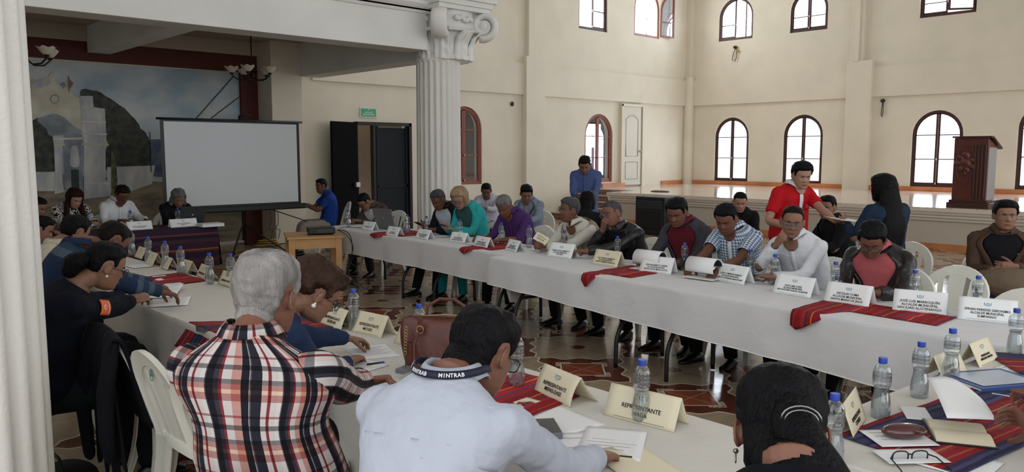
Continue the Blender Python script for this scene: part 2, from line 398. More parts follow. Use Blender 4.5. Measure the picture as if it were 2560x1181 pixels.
# horizontal bands
zlo, zhi = aty(1540, 253.5, YA).z, aty(1540, 184, YA).z
b = MB(); b.box(((8.2+XB)/2, YA-.03, (zlo+zhi)/2), (XB-8.2, .07, zhi-zlo)); struct(b.build('trim_1', WHITE, smooth=False))
b = MB(); b.box((XB-.03, (YA-7)/2, (zlo+zhi)/2), (.07, YA+7, zhi-zlo)); struct(b.build('trim_2', WHITE, smooth=False))
# pilasters
def pil(name, c, d): b = MB(); b.box(c, d); return struct(b.build(name, WHITE, smooth=False, bevel=.01))
xa, xc = aty(1316, 300, YA-.16).x, aty(1362, 300, YA-.16).x
pil('trim_3', ((xa+xc)/2, YA-.08, zhi/2+.09), (xc-xa, .17, zhi+.18))
pil('trim_4', ((xa+xc)/2-.05, YA-.06, (zhi+CEIL)/2+.08), ((xc-xa)*.5, .13, CEIL-zhi-.16)); pil('trim_5', ((xa+xc)/2+.22, YA-.04, (zhi+CEIL)/2+.08), ((xc-xa)*.3, .09, CEIL-zhi-.16))
b = MB(); b.lathe([(.16, 0), (.16, zhi+.1), (.02, zhi+.1)], (XB-.1, YA-.1, 0), 24); struct(b.build('trim_6', WHITE, smooth=True, angle=30))
b = MB(); b.box((XB-.07, YA-.07, (zhi+.1+CEIL)/2), (.2, .2, CEIL-zhi-.1)); struct(b.build('trim_7', WHITE, smooth=False))
ya, yc = atx(2179, 200, XB-.16).y, atx(2116, 200, XB-.16).y
pil('trim_8', (XB-.08, (ya+yc)/2, zhi/2+.09), (.17, yc-ya, zhi+.18))
pil('trim_9', (XB-.06, (ya+yc)/2+.1, (zhi+CEIL)/2+.08), (.14, (yc-ya)*.5, CEIL-zhi-.16)); pil('trim_10', (XB-.09, (ya+yc)/2+.1, (zhi+CEIL)/2+.08), (.18, (yc-ya)*.2, CEIL-zhi-.16))
# pier beside the mural, mural framing, beams
xp0, xp1 = aty(681, 300, YP).x, aty(758, 300, YP).x
pil('trim_11', ((xp0+xp1)/2, (YP+YA)/2, 1.92), (xp1-xp0, YA-YP, 3.82))
zbeam = 3.26
b = MB(); b.box((2.9, YB+.22, zbeam+.34), (8.8, .44, .68)); b.box((2.9, YB+.15, zbeam+1.34), (8.8, .3, 1.4)); struct(b.build('trim_12', WHITE2, smooth=False, bevel=.008))
# cornice mouldings along the front of the balcony
b = MB(); prof = [(0, 0), (.03, .0), (.05, .03), (.05, .06), (.09, .09), (.12, .12), (.12, .16), (.17, .2), (.17, .27), (0, .27)]
zc = aty(930, 13, YB-.05).z
R = [[Vector((x, YB-p[0], zc+p[1])) for p in prof] for x in (-1.4, 7.6)]
b.rings(R); struct(b.build('trim_13', WHITE2, smooth=False))
b = MB(); b.box((7.82, (10.2+YP)/2, (3.2+3.85)/2), (.42, YP-10.2+.02, .66)); struct(b.build('trim_14', WHITE2, smooth=False, bevel=.01))
x1b = aty(240, 125, YA).x
b = MB(); b.box((x1b+.02, (YB+.4+YA)/2, (3.4+3.85)/2), (.36, YA-YB-.4, .46)); struct(b.build('trim_15', WHITE2, smooth=False, bevel=.01))
b = MB(); b.box((3.1, YA-.06, 3.7), (9.0, .14, .26)); struct(b.build('trim_16', TAN, smooth=False))
xm1 = aty(641, 300, YA).x; xm0 = aty(600, 300, YA).x
b = MB(); b.box(((-1.5+xm1)/2, YA-.05, 3.42), (xm1+1.5, .1, .32)); b.box(((xm0+xm1)/2, YA-.05, 1.65), (xm1-xm0, .1, 3.3)); struct(b.build('trim_17', MAROON, smooth=False))
# ---------------------------------------------------------------- mural (flat painting on the wall)
def px(l, d=.02): return [aty(a, c, YA-d) for a, c in l]
mur = empty('mural', (4.8, YA-.02, 0), 0, 'wall painting of a white arched gateway, trees and cloudy sky', 'mural')
def mp(name, poly, m, d):
    b = MB()
    if name in ('painted_tree', 'painted_hill', 'painted_gate', 'painted_arch_soffit', 'painted_cypress', 'painted_scroll', 'painted_statue', 'painted_ground') and len(poly) > 4:
        q_ = []; n_ = len(poly)
        for i in range(n_):
            p0, p1, p2, p3 = [Vector((*poly[(i+k) % n_], 0)) for k in (-1, 0, 1, 2)]
            for j in range(4):
                t = j/4; v = .5*((2*p1)+(p2-p0)*t+(2*p0-5*p1+4*p2-p3)*t*t+(3*p1-p0-3*p2+p3)*t**3); f_ = 3.2 if name == 'painted_tree' else 0; q_.append((v.x+f_*mnoise.noise(v*.13), v.y+f_*mnoise.noise(v*.17)))
        poly = q_
    P = px(poly, d); off = Vector(mur.location); b.prism([p-off for p in P], (0, .004, 0)); return b.build(name, m, mur, smooth=False)
def paint(name, c1, c2, sc=3, st=None, det=6):
    m, nt, bs = newmat(name); N = nt.nodes; L = nt.links; tc = N.new('ShaderNodeTexCoord'); mpn = N.new('ShaderNodeMapping'); mpn.inputs['Scale'].default_value = st or (1, 1, 1); L.new(tc.outputs['Object'], mpn.inputs[0])
    n = N.new('ShaderNodeTexNoise'); n.inputs['Scale'].default_value = sc; n.inputs['Detail'].default_value = det; L.new(mpn.outputs[0], n.inputs['Vector'])
    r = N.new('ShaderNodeValToRGB'); r.color_ramp.elements[0].position = .38; r.color_ramp.elements[1].position = .64; r.color_ramp.elements[0].color = srgb(c1); r.color_ramp.elements[1].color = srgb(c2); L.new(n.outputs['Fac'], r.inputs[0])
    L.new(r.outputs[0], bs.inputs['Base Color']); bs.inputs['Roughness'].default_value = .6; return m
skyp = paint('mural_sky', '9aafbb', 'd3d7d5', .9, (1, 1, 1.6)); tree = paint('mural_tree', '1e2420', '4a4a3a', 9); whp = paint('mural_white', 'a9aeb2', 'd9d8d0', 4, (1, 1, .4)); crm = paint('mural_cream', 'c4bca2', 'dcd6c0', 3)
grd = paint('mural_ground', '6e6250', '9a8c74', 4, (.5, 1, 2)); shd = paint('mural_shade', '757d84', '99a0a3', 4); dkp = paint('mural_dark', '23302c', '38463e', 5); cyp = paint('mural_cypress', '3e4a28', '6f7444', 8)
mp('painted_sky', [(-60, 140), (600, 182), (602, 480), (-60, 470)], skyp, .012)
mp('painted_hill', [(340, 360), (420, 350), (470, 380), (470, 440), (330, 430)], paint('mural_hill', '46566e', '66788c', 5), .015)
mp('painted_ground', [(-60, 440), (200, 440), (400, 455), (600, 470), (610, 600), (-60, 600)], grd, .017)
mp('painted_tree', [(200, 232), (240, 228), (290, 255), (330, 290), (352, 320), (372, 345), (378, 380), (372, 412), (330, 420), (265, 425), (240, 330)], tree, .02)
mp('painted_tree', [(60, 300), (120, 305), (135, 330), (136, 430), (60, 430)], tree, .02)
mp('painted_wall', [(268, 418), (388, 414), (380, 460), (330, 478), (268, 482)], whp, .023)
mp('painted_wall', [(90, 430), (140, 430), (140, 478), (90, 478)], whp, .023)
mp('painted_cypress', [(279, 380), (288, 400), (293, 440), (292, 485), (280, 487), (278, 430)], cyp, .026)
mp('painted_gate', [(60, 200), (80, 195), (110, 205), (132, 178), (140, 208), (160, 215), (185, 240), (205, 250), (208, 300), (210, 325), (175, 318), (150, 290), (125, 282), (100, 292), (60, 300)], crm, .027)
mp('painted_arch_soffit', [(92, 300), (112, 292), (132, 286), (158, 292), (180, 312), (205, 328), (205, 342), (130, 342), (115, 322)], shd, .029)
mp('painted_pier', [(132, 340), (160, 338), (160, 360), (156, 365), (156, 455), (162, 480), (136, 486), (139, 455), (135, 365)], whp, .03)
mp('painted_pier', [(200, 240), (232, 240), (234, 268), (262, 272), (266, 350), (270, 360), (264, 375), (264, 450), (275, 460), (278, 490), (210, 498), (210, 360), (205, 330)], whp, .031)
mp('painted_niche', [(160, 345), (204, 345), (208, 480), (162, 484)], shd, .028)
mp('painted_doorway', [(178, 424), (197, 424), (198, 472), (179, 474)], dkp, .032)
mp('painted_statue', [(178, 370), (188, 364), (194, 372), (198, 414), (176, 414)], whp, .032)
for a, c, e in (((330, 345), (212, 344), 5),)+(((204, 266), (234, 268), 4), ((204, 302), (265, 304), 4), ((202, 332), (268, 334), 4), ((204, 358), (272, 360), 5), ((212, 455), (276, 458), 4), ((134, 362), (162, 360), 4)):
    mp('painted_moulding', [(a[0] if a[0] < 300 else 132, a[1]), (c[0], c[1]), (c[0], c[1]+e), (a[0] if a[0] < 300 else 132, a[1]+e)], crm, .034)
mp('painted_clock', [(137+12*cos(t/12*2*pi), 248+12*sin(t/12*2*pi)) for t in range(12)], shd, .034); mp('painted_clock_face', [(137+9*cos(t/12*2*pi), 248+9*sin(t/12*2*pi)) for t in range(12)], crm, .036)
mp('painted_scroll', [(76, 215), (95, 200), (118, 193), (126, 204), (118, 214), (98, 220)], whp, .034); mp('painted_scroll', [(150, 212), (160, 205), (166, 214), (158, 222)], shd, .034)
mp('painted_flag', [(170, 190), (172, 190), (174, 198), (184, 208), (176, 222), (174, 216), (174, 230), (172, 230)], mat('mural_flag', '9a6a58', .6), .034)
for l in ([(583, 190), (585, 192), (492, 297), (489, 297)], [(600, 240), (601, 242), (530, 296), (526, 296)], [(374, 330), (376, 330), (379, 430), (377, 430)]): mp('painted_wire', l, dkp, .03)
# ---------------------------------------------------------------- fluted columns
def fluted(name, c, r, z1, n=22, z0=0, m=COLM):
    b = MB(); k = n*8; R = []
    for z, s in ((z0, 1.03), (z0+.02, 1), (z0+1.2, 1), (z1-.06, .97), (z1-.03, 1.0), (z1, 1.0)):
        ring = []
        for i in range(k):
            t = 2*pi*i/k; ph = (i % 8)/8; d = .028*max(0, sin(pi*((ph*1.35) if ph < .74 else 0))) if ph < .74 else 0
            rr = r*s-(d if z0+.02 <= z <= z1-.04 else 0); ring.append(Vector((c[0]+rr*cos(t), c[1]+rr*sin(t), z)))
        R.append(ring)
    b.rings(R); return b.build(name, m, smooth=True, angle=50)
c2 = (7.63, 9.72); zcap0 = aty(1100, 147, YB-.05).z
col2 = struct(fluted('column', c2, .345, zcap0)); 
col1 = struct(fluted('column', (.50, 4.0), .37, 5.2))
# capital with scrolls and leaves
cap = empty('column_capital', (c2[0]+.12, c2[1]-.02, zcap0)); cap['kind'] = 'structure'
hc = aty(1100, 26, YB-.05).z-zcap0
b = MB(); b.lathe([(.36, -.02), (.40, 0), (.41, .05), (.38, .08), (.39, hc*.5), (.44, hc*.8), (.44, hc)], (0, 0, 0), 32)
b.box((0, 0, hc+.03), (.98, .98, .07)); b.box((0, 0, hc+.1), (1.06, 1.06, .08)); b.box((0, 0, hc+.17), (1.16, 1.16, .07)); b.build('bell', WHITE2, cap, angle=40)
for s in range(4):      # big scrolls at the four corners
    a = pi/4+s*pi/2; d = Vector((cos(a), sin(a), 0)); pts = []; rad = []
    for i in range(34):
        t = i/33; th = -pi*.6+t*pi*3.6; rr = .20*(1-t*.82)
        pts.append(d*(.60+rr*cos(th))+Vector((0, 0, hc-.19+rr*sin(th)))); rad.append(.06*(1-t*.5))
    b = MB(); w = Vector((-sin(a), cos(a), 0)); b.tube(pts, rad, 10, up=w, flat=2.2); b.ell(d*.6+Vector((0, 0, hc-.19)), (.10, .10, .10)); b.tube([d*.36+Vector((0, 0, hc-.3)), d*.52+Vector((0, 0, hc-.1))], .09, 10); b.build('scroll', WHITE2, cap)
for s in range(8):      # acanthus leaves
    a = s*pi/4; R = []
    for i in range(9):
        t = i/8; z = -.01+t*hc*.60; out = .425+.02*t+(.13*max(0, t-.55)/.45)**1; wd = .15*(1-.25*t)*(1 if t < .92 else .75); row = []
        for j in range(9):
            q = (j-4)/4; lob = .026*cos(q*9)+.02*sin(t*16+abs(q)*5)
            aa = a+q*wd/.42; rr = out+lob-.02*q*q; row.append(Vector((rr*cos(aa), rr*sin(aa), z-.03*abs(q)*(t > .8))))
        R.append(row)
    b = MB(); b.rings(R, closed=False, cap=False); o = b.build('leaf', WHITE2, cap, sub=1); md = o.modifiers.new('t', 'SOLIDIFY'); md.thickness = .03; md.offset = -1
b = MB()
for s in range(4):
    a = s*pi/2; d = Vector((cos(a), sin(a), 0)); w = Vector((-sin(a), cos(a), 0))
    b.tube([d*.44+w*-.28+Vector((0, 0, hc*.6)), d*.44+w*.28+Vector((0, 0, hc*.6))], .028, 8)
    for k in range(7): b.ell(d*(.45+.02*random.random())+w*(-.15+.05*k)+Vector((0, 0, hc*(.78+.08*random.random()))), (.035, .035, .045), 8, 6)
b.build('rosette', WHITE2, cap)
# ---------------------------------------------------------------- stage, steps, skirtings
STG = plaster('stage_front_paint', 'bdb4a4', bump=.2, dirt_amt=.6); STL = plaster('stage_lip_paint', 'd4cbbd', dirt='6a5a48', bump=.3, dirt_amt=.9)
stm, nt, bs = newmat('stage_tile'); N = nt.nodes; L = nt.links; tc = N.new('ShaderNodeTexCoord'); br = N.new('ShaderNodeTexBrick'); L.new(tc.outputs['Object'], br.inputs[0]); br.offset = 0
br.inputs['Scale'].default_value = 1; br.inputs['Brick Width'].default_value = .4; br.inputs['Row Height'].default_value = .4; br.inputs['Mortar Size'].default_value = .006
br.inputs['Color1'].default_value = srgb('d8c6b4'); br.inputs['Color2'].default_value = srgb('c4b2a4'); br.inputs['Mortar'].default_value = srgb('8c7c70'); L.new(br.outputs[0], bs.inputs['Base Color']); bs.inputs['Roughness'].default_value = .12
b = MB(); b.box(((XS+.12+XB)/2, 2.85, ZS/2-.02), (XB-XS-.12, 19.7, ZS-.04), mi=0); b.box(((16.7+XB)/2, 13.6, ZS/2-.02), (XB-16.7, 2.0, ZS-.04))
struct(b.build('floor_stage_body', STG, smooth=False))
b = MB(); b.box(((XS+XB)/2, 2.85, ZS-.01), (XB-XS, 19.75, .025)); b.box(((16.7+XB)/2, 13.65, ZS-.011), (XB-16.7, 1.9, .024)); struct(b.build('floor_stage', stm, smooth=False))
b = MB(); prof = [(.12, 0), (.12, -.24), (.10, -.24), (.09, -.2), (.06, -.18), (.06, -.15), (.03, -.12), (.02, -.09), (0, -.07), (0, -.02), (.12, -.02)]
b.rings([[Vector((XS-.02+p[0], y, ZS+p[1])) for p in prof] for y in (-7, 12.72)]); struct(b.build('trim_18', STL, smooth=False))
b = MB(); b.rings([[Vector((x, 12.74-p[0], ZS+p[1])) for p in prof] for x in (XS, 16.7)]); struct(b.build('trim_19', STL, smooth=False))
b = MB(); b.box((XS+.1, 2.8, .05), (.03, 19.6, .1)); struct(b.build('baseboard_stage_front', ORANGE, smooth=False))
b = MB(); b.box((XB-.015, 3.8, ZS+.06), (.03, 21.4, .12)); struct(b.build('baseboard_right', ORANGE, smooth=False))
xk = aty(1652, 455, YA).x
b = MB(); b.box(((xk+XB)/2, YA-.015, ZS+.06), (XB-xk, .03, .12)); b.box(((aty(1497, 462, YA).x+aty(1546, 462, YA).x)/2, YA-.1, ZS+.05), (1.0, .2, .12)); struct(b.build('baseboard_back', ORANGE, smooth=False))
stp, nt, bs = newmat('step_tile'); N = nt.nodes; L = nt.links; tc = N.new('ShaderNodeTexCoord'); vo = N.new('ShaderNodeTexChecker'); vo.inputs['Scale'].default_value = 14; mpn = N.new('ShaderNodeMapping'); mpn.inputs['Rotation'].default_value = (radians(45), 0, 0); L.new(tc.outputs['Object'], mpn.inputs[0]); L.new(mpn.outputs[0], vo.inputs[0]); vo.inputs[1].default_value = srgb('6a4a3e'); vo.inputs[2].default_value = srgb('866456'); L.new(vo.outputs[0], bs.inputs['Base Color']); bs.inputs['Roughness'].default_value = .4
b = MB(); t = MB()
for i in range(5):
    x = 15.25+i*.3; z = (i+1)*ZS/5
    b.box(((x+16.72)/2, 13.66, z-ZS/10-.01), (16.72-x, 1.86, ZS/5)); t.box(((x+16.72)/2-.01, 13.66, z-.008), (16.72-x+.02, 1.86, .02))
struct(b.build('floor_steps', stp, smooth=False)); struct(t.build('floor_step_treads', mat('tread_tile', 'b8a898', .3), smooth=False))
# ---------------------------------------------------------------- doors
drm = mat('black_door_paint', '1e2126', .7, .25, var=.1, vscale=2); frm = mat('door_frame_black', '15161a', .5)
dr = empty('door_1', (DX0, YA, 0)); dr['kind'] = 'structure'
w = DX1-DX0; b = MB(); b.box((w*.33, 0, DZ/2), (.06, .12, DZ)); b.box((w-.03, -.02, DZ/2), (.07, .14, DZ)); b.box((.02, -.02, DZ/2), (.05, .14, DZ)); b.box((w/2, -.02, DZ-.03), (w, .14, .07)); b.build('door_frame', frm, dr, smooth=False)
b = MB(); xl = w*.36; b.box(((xl+w)/2-.03, .02, DZ/2-.05), (w-xl-.06, .04, DZ-.12)); b.box(((xl+w)/2, -.01, 1.0), (w-xl-.1, .04, .05)); b.box((xl+.05, -.01, DZ/2), (.05, .04, DZ-.15)); b.box((w-.1, -.01, DZ/2), (.05, .04, DZ-.15)); b.build('door_panel', drm, dr, smooth=False)
b = MB(); lw = .82; lc = (-lw/2*cos(radians(20)), -lw/2*sin(radians(20))-.1)
b.box((lc[0], lc[1], DZ/2), (lw, .05, DZ-.03), rz=radians(20)); lf = b.build('door_panel', mat('black_door_dark', '08080a', .85, .1), dr, smooth=False)
b = MB(); b.box((-.06, -.2, 1.07), (.13, .05, .1), rz=radians(20)); b.build('door_handle', mat('steel_latch', '9a948a', .4, metal=.6), lf, smooth=False)
b = MB(); b.box((DX0+.7, YA+1.0, 1.9), (3.9, .1, 3.8)); struct(b.build('wall_corridor', mat('corridor_wall', 'a08c78', .8), smooth=False))
d2 = empty('door_2', ((aty(1548, 300, YA).x+aty(1602, 300, YA).x)/2, YA, ZS)); d2['kind'] = 'structure'
wd = aty(1602, 300, YA).x-aty(1548, 300, YA).x; hd = aty(1575, 262, YA).z-ZS
DW = plaster('door_white_paint', 'd6d3c4', bump=.1, dirt_amt=.3)
b = MB(); b.box((0, -.05, hd/2), (wd*.86, .05, hd-.08)); dl = b.build('door_panel', DW, d2, smooth=False)
b = MB()
def pfr(x0, x1, z0, z1, ar):
    pts = [(x0, z0), (x1, z0), (x1, z1)]+[(x1+(x0-x1)*i/10, z1+ar*sin(pi*i/10)) for i in range(1, 10)]+[(x0, z1)]
    b.tube([(p[0], -.075, p[1]) for p in pts], .014, 6, cap=False, loop=True)
k = wd*.28; pfr(-k, k, hd*.37, hd*.82, .12); pfr(-k, k, hd*.09, hd*.3, 0); b.build('moulding', mat('door_moulding', 'a9a698', .6), dl)
b = MB(); b.box((-wd*.46, -.05, hd/2), (.07, .1, hd)); b.box((wd*.52, -.05, hd/2), (.12, .12, hd)); b.box((0, -.05, hd-.02), (wd, .1, .07)); b.build('door_frame', WHITE, d2, smooth=False)
b = MB(); b.ell((wd*.36, -.12, hd*.43), (.035, .035, .035)); b.tube([(wd*.28, -.12, hd*.43), (wd*.36, -.12, hd*.43)], .012, 8); b.build('door_handle', mat('old_brass', 'b4a070', .35, metal=.7), dl)
# ================================================================ FURNITURE
WP = mat('white_plastic', 'd8d7cc', .38, .45, var=.05, vscale=3)
CLOTH = mat('white_cloth', 'dcdcde', .9, .15, var=.02, bump=.35, bscale=5, dist=.04)
CLOTH2 = mat('cream_cloth', 'd2cec6', .9, .15, var=.02, bump=.35, bscale=5, dist=.04)
HEMW = mat('cloth_hem', 'f0efec', .85, .2, var=0)
PAPER = mat('paper_white', 'e9e9ea', .8, .2, var=.01); CREAM = mat('card_cream', 'e2d8bd', .7, .3, var=.03); CARDW = mat('card_white', 'eef0f0', .6, .3, var=.01)
INK = mat('ink_black', '2a2826', .8, .2, var=0); LOGO = mat('emblem_pale', 'a9c4cf', .7, .2, var=0); LOGOD = mat('emblem_dark', '59676c', .7, .2, var=0)
CHW, CHD = .42, .42
def chair_mesh():
    P = {}
    b = MB()      # seat: dished rounded slab with a rim
    R = []
    def rr(w, d, z, k=28):
        out = []
        for i in range(k):
            t = 2*pi*i/k; c, s = cos(t), sin(t); e = 5
            x = d/2*abs(c)**(2/e)*(1 if c > 0 else -1); y = (w/2+(.02 if c > 0 else -.01))*abs(s)**(2/e)*(1 if s > 0 else -1)
            out.append(Vector((x, y, z-.012*(c > .6))))
        return out
    R = [rr(.40, .39, .385), rr(.435, .425, .39), rr(.44, .43, .435), rr(.43, .42, .447), rr(.38, .37, .445), rr(.3, .3, .437), rr(.1, .1, .433)]
    b.rings(R); P['seat'] = b
    b = MB()      # backrest: arched band and three splats in a reclined plane
    def bp(y, z):   # point on the back surface
        h = z-.42; return Vector((-.195-h*.24-.10*(h*h)+.10*(y*y)*4*.25, y, z))
    zt = .86; hw = .205; n = 30; path = []
    for i in range(n+1):
        t = i/n
        if t < .28: q = t/.28; path.append((hw-.012*(1-q), .42+q*.24, .055))
        elif t > .72: q = (1-t)/.28; path.append((-(hw-.012*(1-q)), .42+q*.24, .055))
        else:
            a = (t-.28)/.44*pi; path.append((hw*cos(a), .66+.20*sin(a), .055+.012*sin(a)))
    R = []
    for i, (y, z, w) in enumerate(path):
        a = path[max(i-1, 0)]; c = path[min(i+1, n)]; ty, tz = c[0]-a[0], c[1]-a[1]; l = sqrt(ty*ty+tz*tz); ny, nz = tz/l, -ty/l
        o = bp(y, z); inn = bp(y-ny*w, z-nz*w); th = Vector((-.016, 0, -.004))
        o2 = Vector(o)+Vector((-.010, ny*.004, nz*.004))
        R.append([o, inn, inn+th, o+th*1.4, o2+th])
    b.rings(R)
    def splat(y0, w0, y1, w1, z0, z1):
        R = []
        for i in range(9):
            t = i/8; z = z0+(z1-z0)*t; y = y0+(y1-y0)*t; w = w0+(w1-w0)*t; th = Vector((-.009, 0, 0)); bulge = Vector((-.004, 0, 0))
            R.append([bp(y-w/2, z), bp(y, z)+bulge, bp(y+w/2, z), bp(y+w/2, z)+th, bp(y-w/2, z)+th])
        b.rings(R)
    splat(0, .075, 0, .11, .42, .83); splat(.085, .032, .105, .036, .42, .80); splat(-.085, .032, -.105, .036, .42, .80)
    P['backrest'] = b
    legs = []
    for sx in (1, -1):
        for sy in (1, -1):
            l = MB(); top = Vector((.17*sx if sx > 0 else -.19, .175*sy, .42)); bot = Vector((.215 if sx > 0 else -.255, .205*sy, 0))
            R = []
            for i in range(6):
                t = i/5; p = top.lerp(bot, t); w = .062*(1-t)+.034*t
                if sx < 0: p.x -= -.02*sin(pi*t)
                c = .006
                # L section: outer corner at p
                ox, oy = sx, sy
                R.append([p, p+Vector((-ox*w, 0, 0)), p+Vector((-ox*w, -oy*c, 0)), p+Vector((-ox*c, -oy*c, 0)), p+Vector((-ox*c, -oy*w, 0)), p+Vector((0, -oy*w, 0))])
            l.rings(R); legs.append(l)
    P['legs'] = legs
    e = MB(); 
    for k in range(20):
        a, c = 2*pi*k/20, 2*pi*(k+1)/20
    cpt = bp(0, .75)+Vector((-.013-.004, 0, 0))
    e.tube([cpt+Vector((0, .017*cos(2*pi*k/16), .026*sin(2*pi*k/16))) for k in range(16)], .0016, 5, loop=True, cap=False)
    e.box(cpt, (.002, .018, .012)); e.box(cpt+Vector((0, 0, .014)), (.002, .008, .01)); P['emblem'] = e
    return P
CM = chair_mesh(); proto = empty('plastic_chair', (1, 1, 0)); GRN = mat('emblem_green', '4c7a68', .5)
for _k in ('seat', 'backrest', 'emblem'): CM[_k].v = [(v[0]*1.1, v[1]*1.12, v[2]*1.04) for v in CM[_k].v]
for _l in CM['legs']: _l.v = [(v[0]*1.1, v[1]*1.12, v[2]*1.04) for v in _l.v]
CM['seat'].build('seat', WP, proto, angle=50); bo = CM['backrest'].build('backrest', WP, proto, angle=45)
for l in CM['legs']: l.build('leg', WP, proto, smooth=False)
CM['emblem'].build('emblem', GRN, bo, smooth=False)
first_chair = [True]
def chair(x, y, hdg, label, group=None):
    o = proto if first_chair[0] else copy_tree(proto); first_chair[0] = False
    o.location = (x, y, 0); o.rotation_euler = (0, 0, radians(hdg)); tag(o, label, 'chair', group); return o
# ---- folding tables under cloths
def folding_table(cx, cy, L, W, rz, label, group=None):
    """length along local y"""
    root = empty('folding_table', (cx, cy, 0), rz, label, 'table', group)
    b = MB(); b.box((0, 0, .722), (W, L, .035)); b.build('tabletop', WP, root, smooth=False, bevel=.008)
    for s in (-1, 1):
        b = MB(); y = s*(L/2-.22)
        for q in (-1, 1):
            pts = [(q*W*.10, y, .70), (q*W*.12, y, .60), (q*W*.2, y, .48), (q*W*.38, y, .30), (q*W*.42, y, .22), (q*W*.42, y, .012)]
            fine = []
            for i in range(len(pts)-1):
                for k in range(4): fine.append(Vector(pts[i]).lerp(Vector(pts[i+1]), k/4))
            fine.append(Vector(pts[-1]))
            for _ in range(2): fine = [fine[0]]+[(fine[i-1]+fine[i]*2+fine[i+1])/4 for i in range(1, len(fine)-1)]+[fine[-1]]
            b.tube(fine, .0175, 10)
        b.tube([(-W*.30, y, .38), (W*.30, y, .38)], .014, 8); b.tube([(-W*.2, y, .69), (W*.2, y, .69)], .012, 8)
        b.build('leg_frame', BLACK, root)
        b = MB(); b.tube([(0, y, .39), (0, y-s*.35, .69)], .009, 8); b.build('brace', BLACK, root)
    return root
def drape(name, corners, ztop, hems, m, label, cat='tablecloth', group=None, amp=.022, seed=1, rnd=.02, uvm=False, hemjit=.02):
    """corners: ccw list of (x,y); hems: per side hem height (z0,z1) or None for no drop"""
    rs = random.Random(seed); n = len(corners); C = [Vector((c[0], c[1], 0)) for c in corners]
    per = []; 
    for i in range(n):
        a, c = C[i], C[(i+1) % n]; L = (c-a).length; k = max(3, int(L/.035)); d = (c-a)/L; nrm = Vector((d.y, -d.x, 0))
        for j in range(k):
            t = j/k; s = t*L; h = hems[i] or (ztop-.02, ztop-.02); hz = h[0]+(h[1]-h[0])*t
            w = min(1, s/.10); nn = nrm
            if s < .05:   # corner
                pa, pd = C[i-1], a; dd = (pd-pa).normalized(); n2 = Vector((dd.y, -dd.x, 0)); nn = (n2*(1-(s/.05*.5+.5))+nrm*(s/.05*.5+.5)).normalized()
            per.append((a.lerp(c, t), nn, hz, s+i*7.3))
    lv = [0, .02, .08, .2, .4, .6, .8, 1]; R = []
    ph = [rs.uniform(0, 6) for _ in range(6)]
    for li, t in enumerate(lv):
        ring = []
        for p, nn, hz, s in per:
            hz = hz+hemjit*mnoise.noise(Vector((s*1.4, seed, 0)))
            z = ztop-(ztop-hz)*t if li else ztop
            f = (sin(s*5.3+ph[0])*.45+sin(s*9.7+ph[1])*.35+sin(s*17+ph[2])*.2)*amp*(t**.8)+amp*.9*t
            o = .006+f if li else 0
            if li == 1: z = ztop-.008
            ring.append(p+nn*o+Vector((0, 0, z)))
        R.append(ring)
    b = MB(); b.rings(R, cap=False); N = len(per)
    b.add([r+Vector((0, 0, 0)) for r in R[0]], [tuple(range(N))])
    hem = [r for r in R[-1]]
    o = b.build(name, m, smooth=True, angle=60); tag(o, label, cat, group)
    e = MB(); e.tube([Vector(h) for h in hem], .004, 5, cap=False, loop=True); e.build('hem', HEMW, o)
    return o
# far row: two cloths
far1 = [(5.20, 5.52), (5.94, 5.50), (6.18, 9.45), (5.46, 9.45)]
far2 = [(4.56, 1.0), (5.34, .95), (5.72, 5.56), (4.97, 5.56)]
for (cx, cy, L, rz, lab) in ((5.79, 8.3, 1.8, -.06, 'folding table with black tube legs under the white cloth nearest the black doors'), (5.67, 6.38, 1.6, -.06, 'folding table with black tube legs under the turquoise jacket'), (5.28, 4.60, 1.75, -.08, 'folding table with black tube legs in front of the man in the beige vest'), (5.14, 2.75, 1.8, -.08, 'folding table with black tube legs in front of the man in the check shirt')):
    folding_table(cx-.03, cy, L, .68, rz, lab)
drape('tablecloth', far1, .752, [(.36, .36), (.45, .45), (.4, .4), (.47, .46)][0:4] and [(.3, .3), (.42, .42), (.4, .4), (.46, .45)], CLOTH, 'white tablecloth on the far row, on the part nearest the black doors', seed=3)
drape('tablecloth', far2, .757, [(.34, .34), (.4, .4), (.5, .5), (.50, .38)], CLOTH, 'long white tablecloth on the far row in front of the stage', seed=5)
# near row
nearA = [(1.74, 4.78), (2.50, 4.78), (2.47, 8.4), (1.74, 8.4)]; nearB = [(1.72, -.35), (2.48, -.35), (2.50, 4.82), (1.74, 4.82)]
drape('tablecloth', nearA, .752, [(.32, .32), (.33, .33), (.4, .4), (.32, .32)], CLOTH2, 'white tablecloth under the left bottles, beside the woman in the dark jacket', seed=7)
drape('tablecloth', nearB, .757, [(.32, .32), (.33, .33), (.3, .3), (.31, .3)], CLOTH2, 'white tablecloth of the nearest row, in front of the man in the red plaid shirt', seed=9)
folding_table(2.1, 7.3, 1.9, .66, 0, 'folding table of the near row at the end close to the mural'); folding_table(2.1, 5.5, 1.3, .66, 0, 'folding table under the arms of the woman in the dark jacket')
folding_table(2.1, 3.75, 1.8, .66, 0, 'folding table in front of the curly-haired woman'); folding_table(2.1, 1.75, 1.8, .66, 0, 'folding table in front of the man in the white shirt seen from behind'); 
ends = [(2.44, .45), (4.55, .33), (4.62, 1.12), (2.44, 1.30)]
drape('tablecloth', ends, .762, [(.35, .35), None, (.45, .5), None], CLOTH2, 'white tablecloth of the cross table between both rows, under the blue folder', seed=11)
folding_table(3.5, .85, 1.9, .66, pi/2, 'folding table carrying the blue folder and the brown spectacle case')
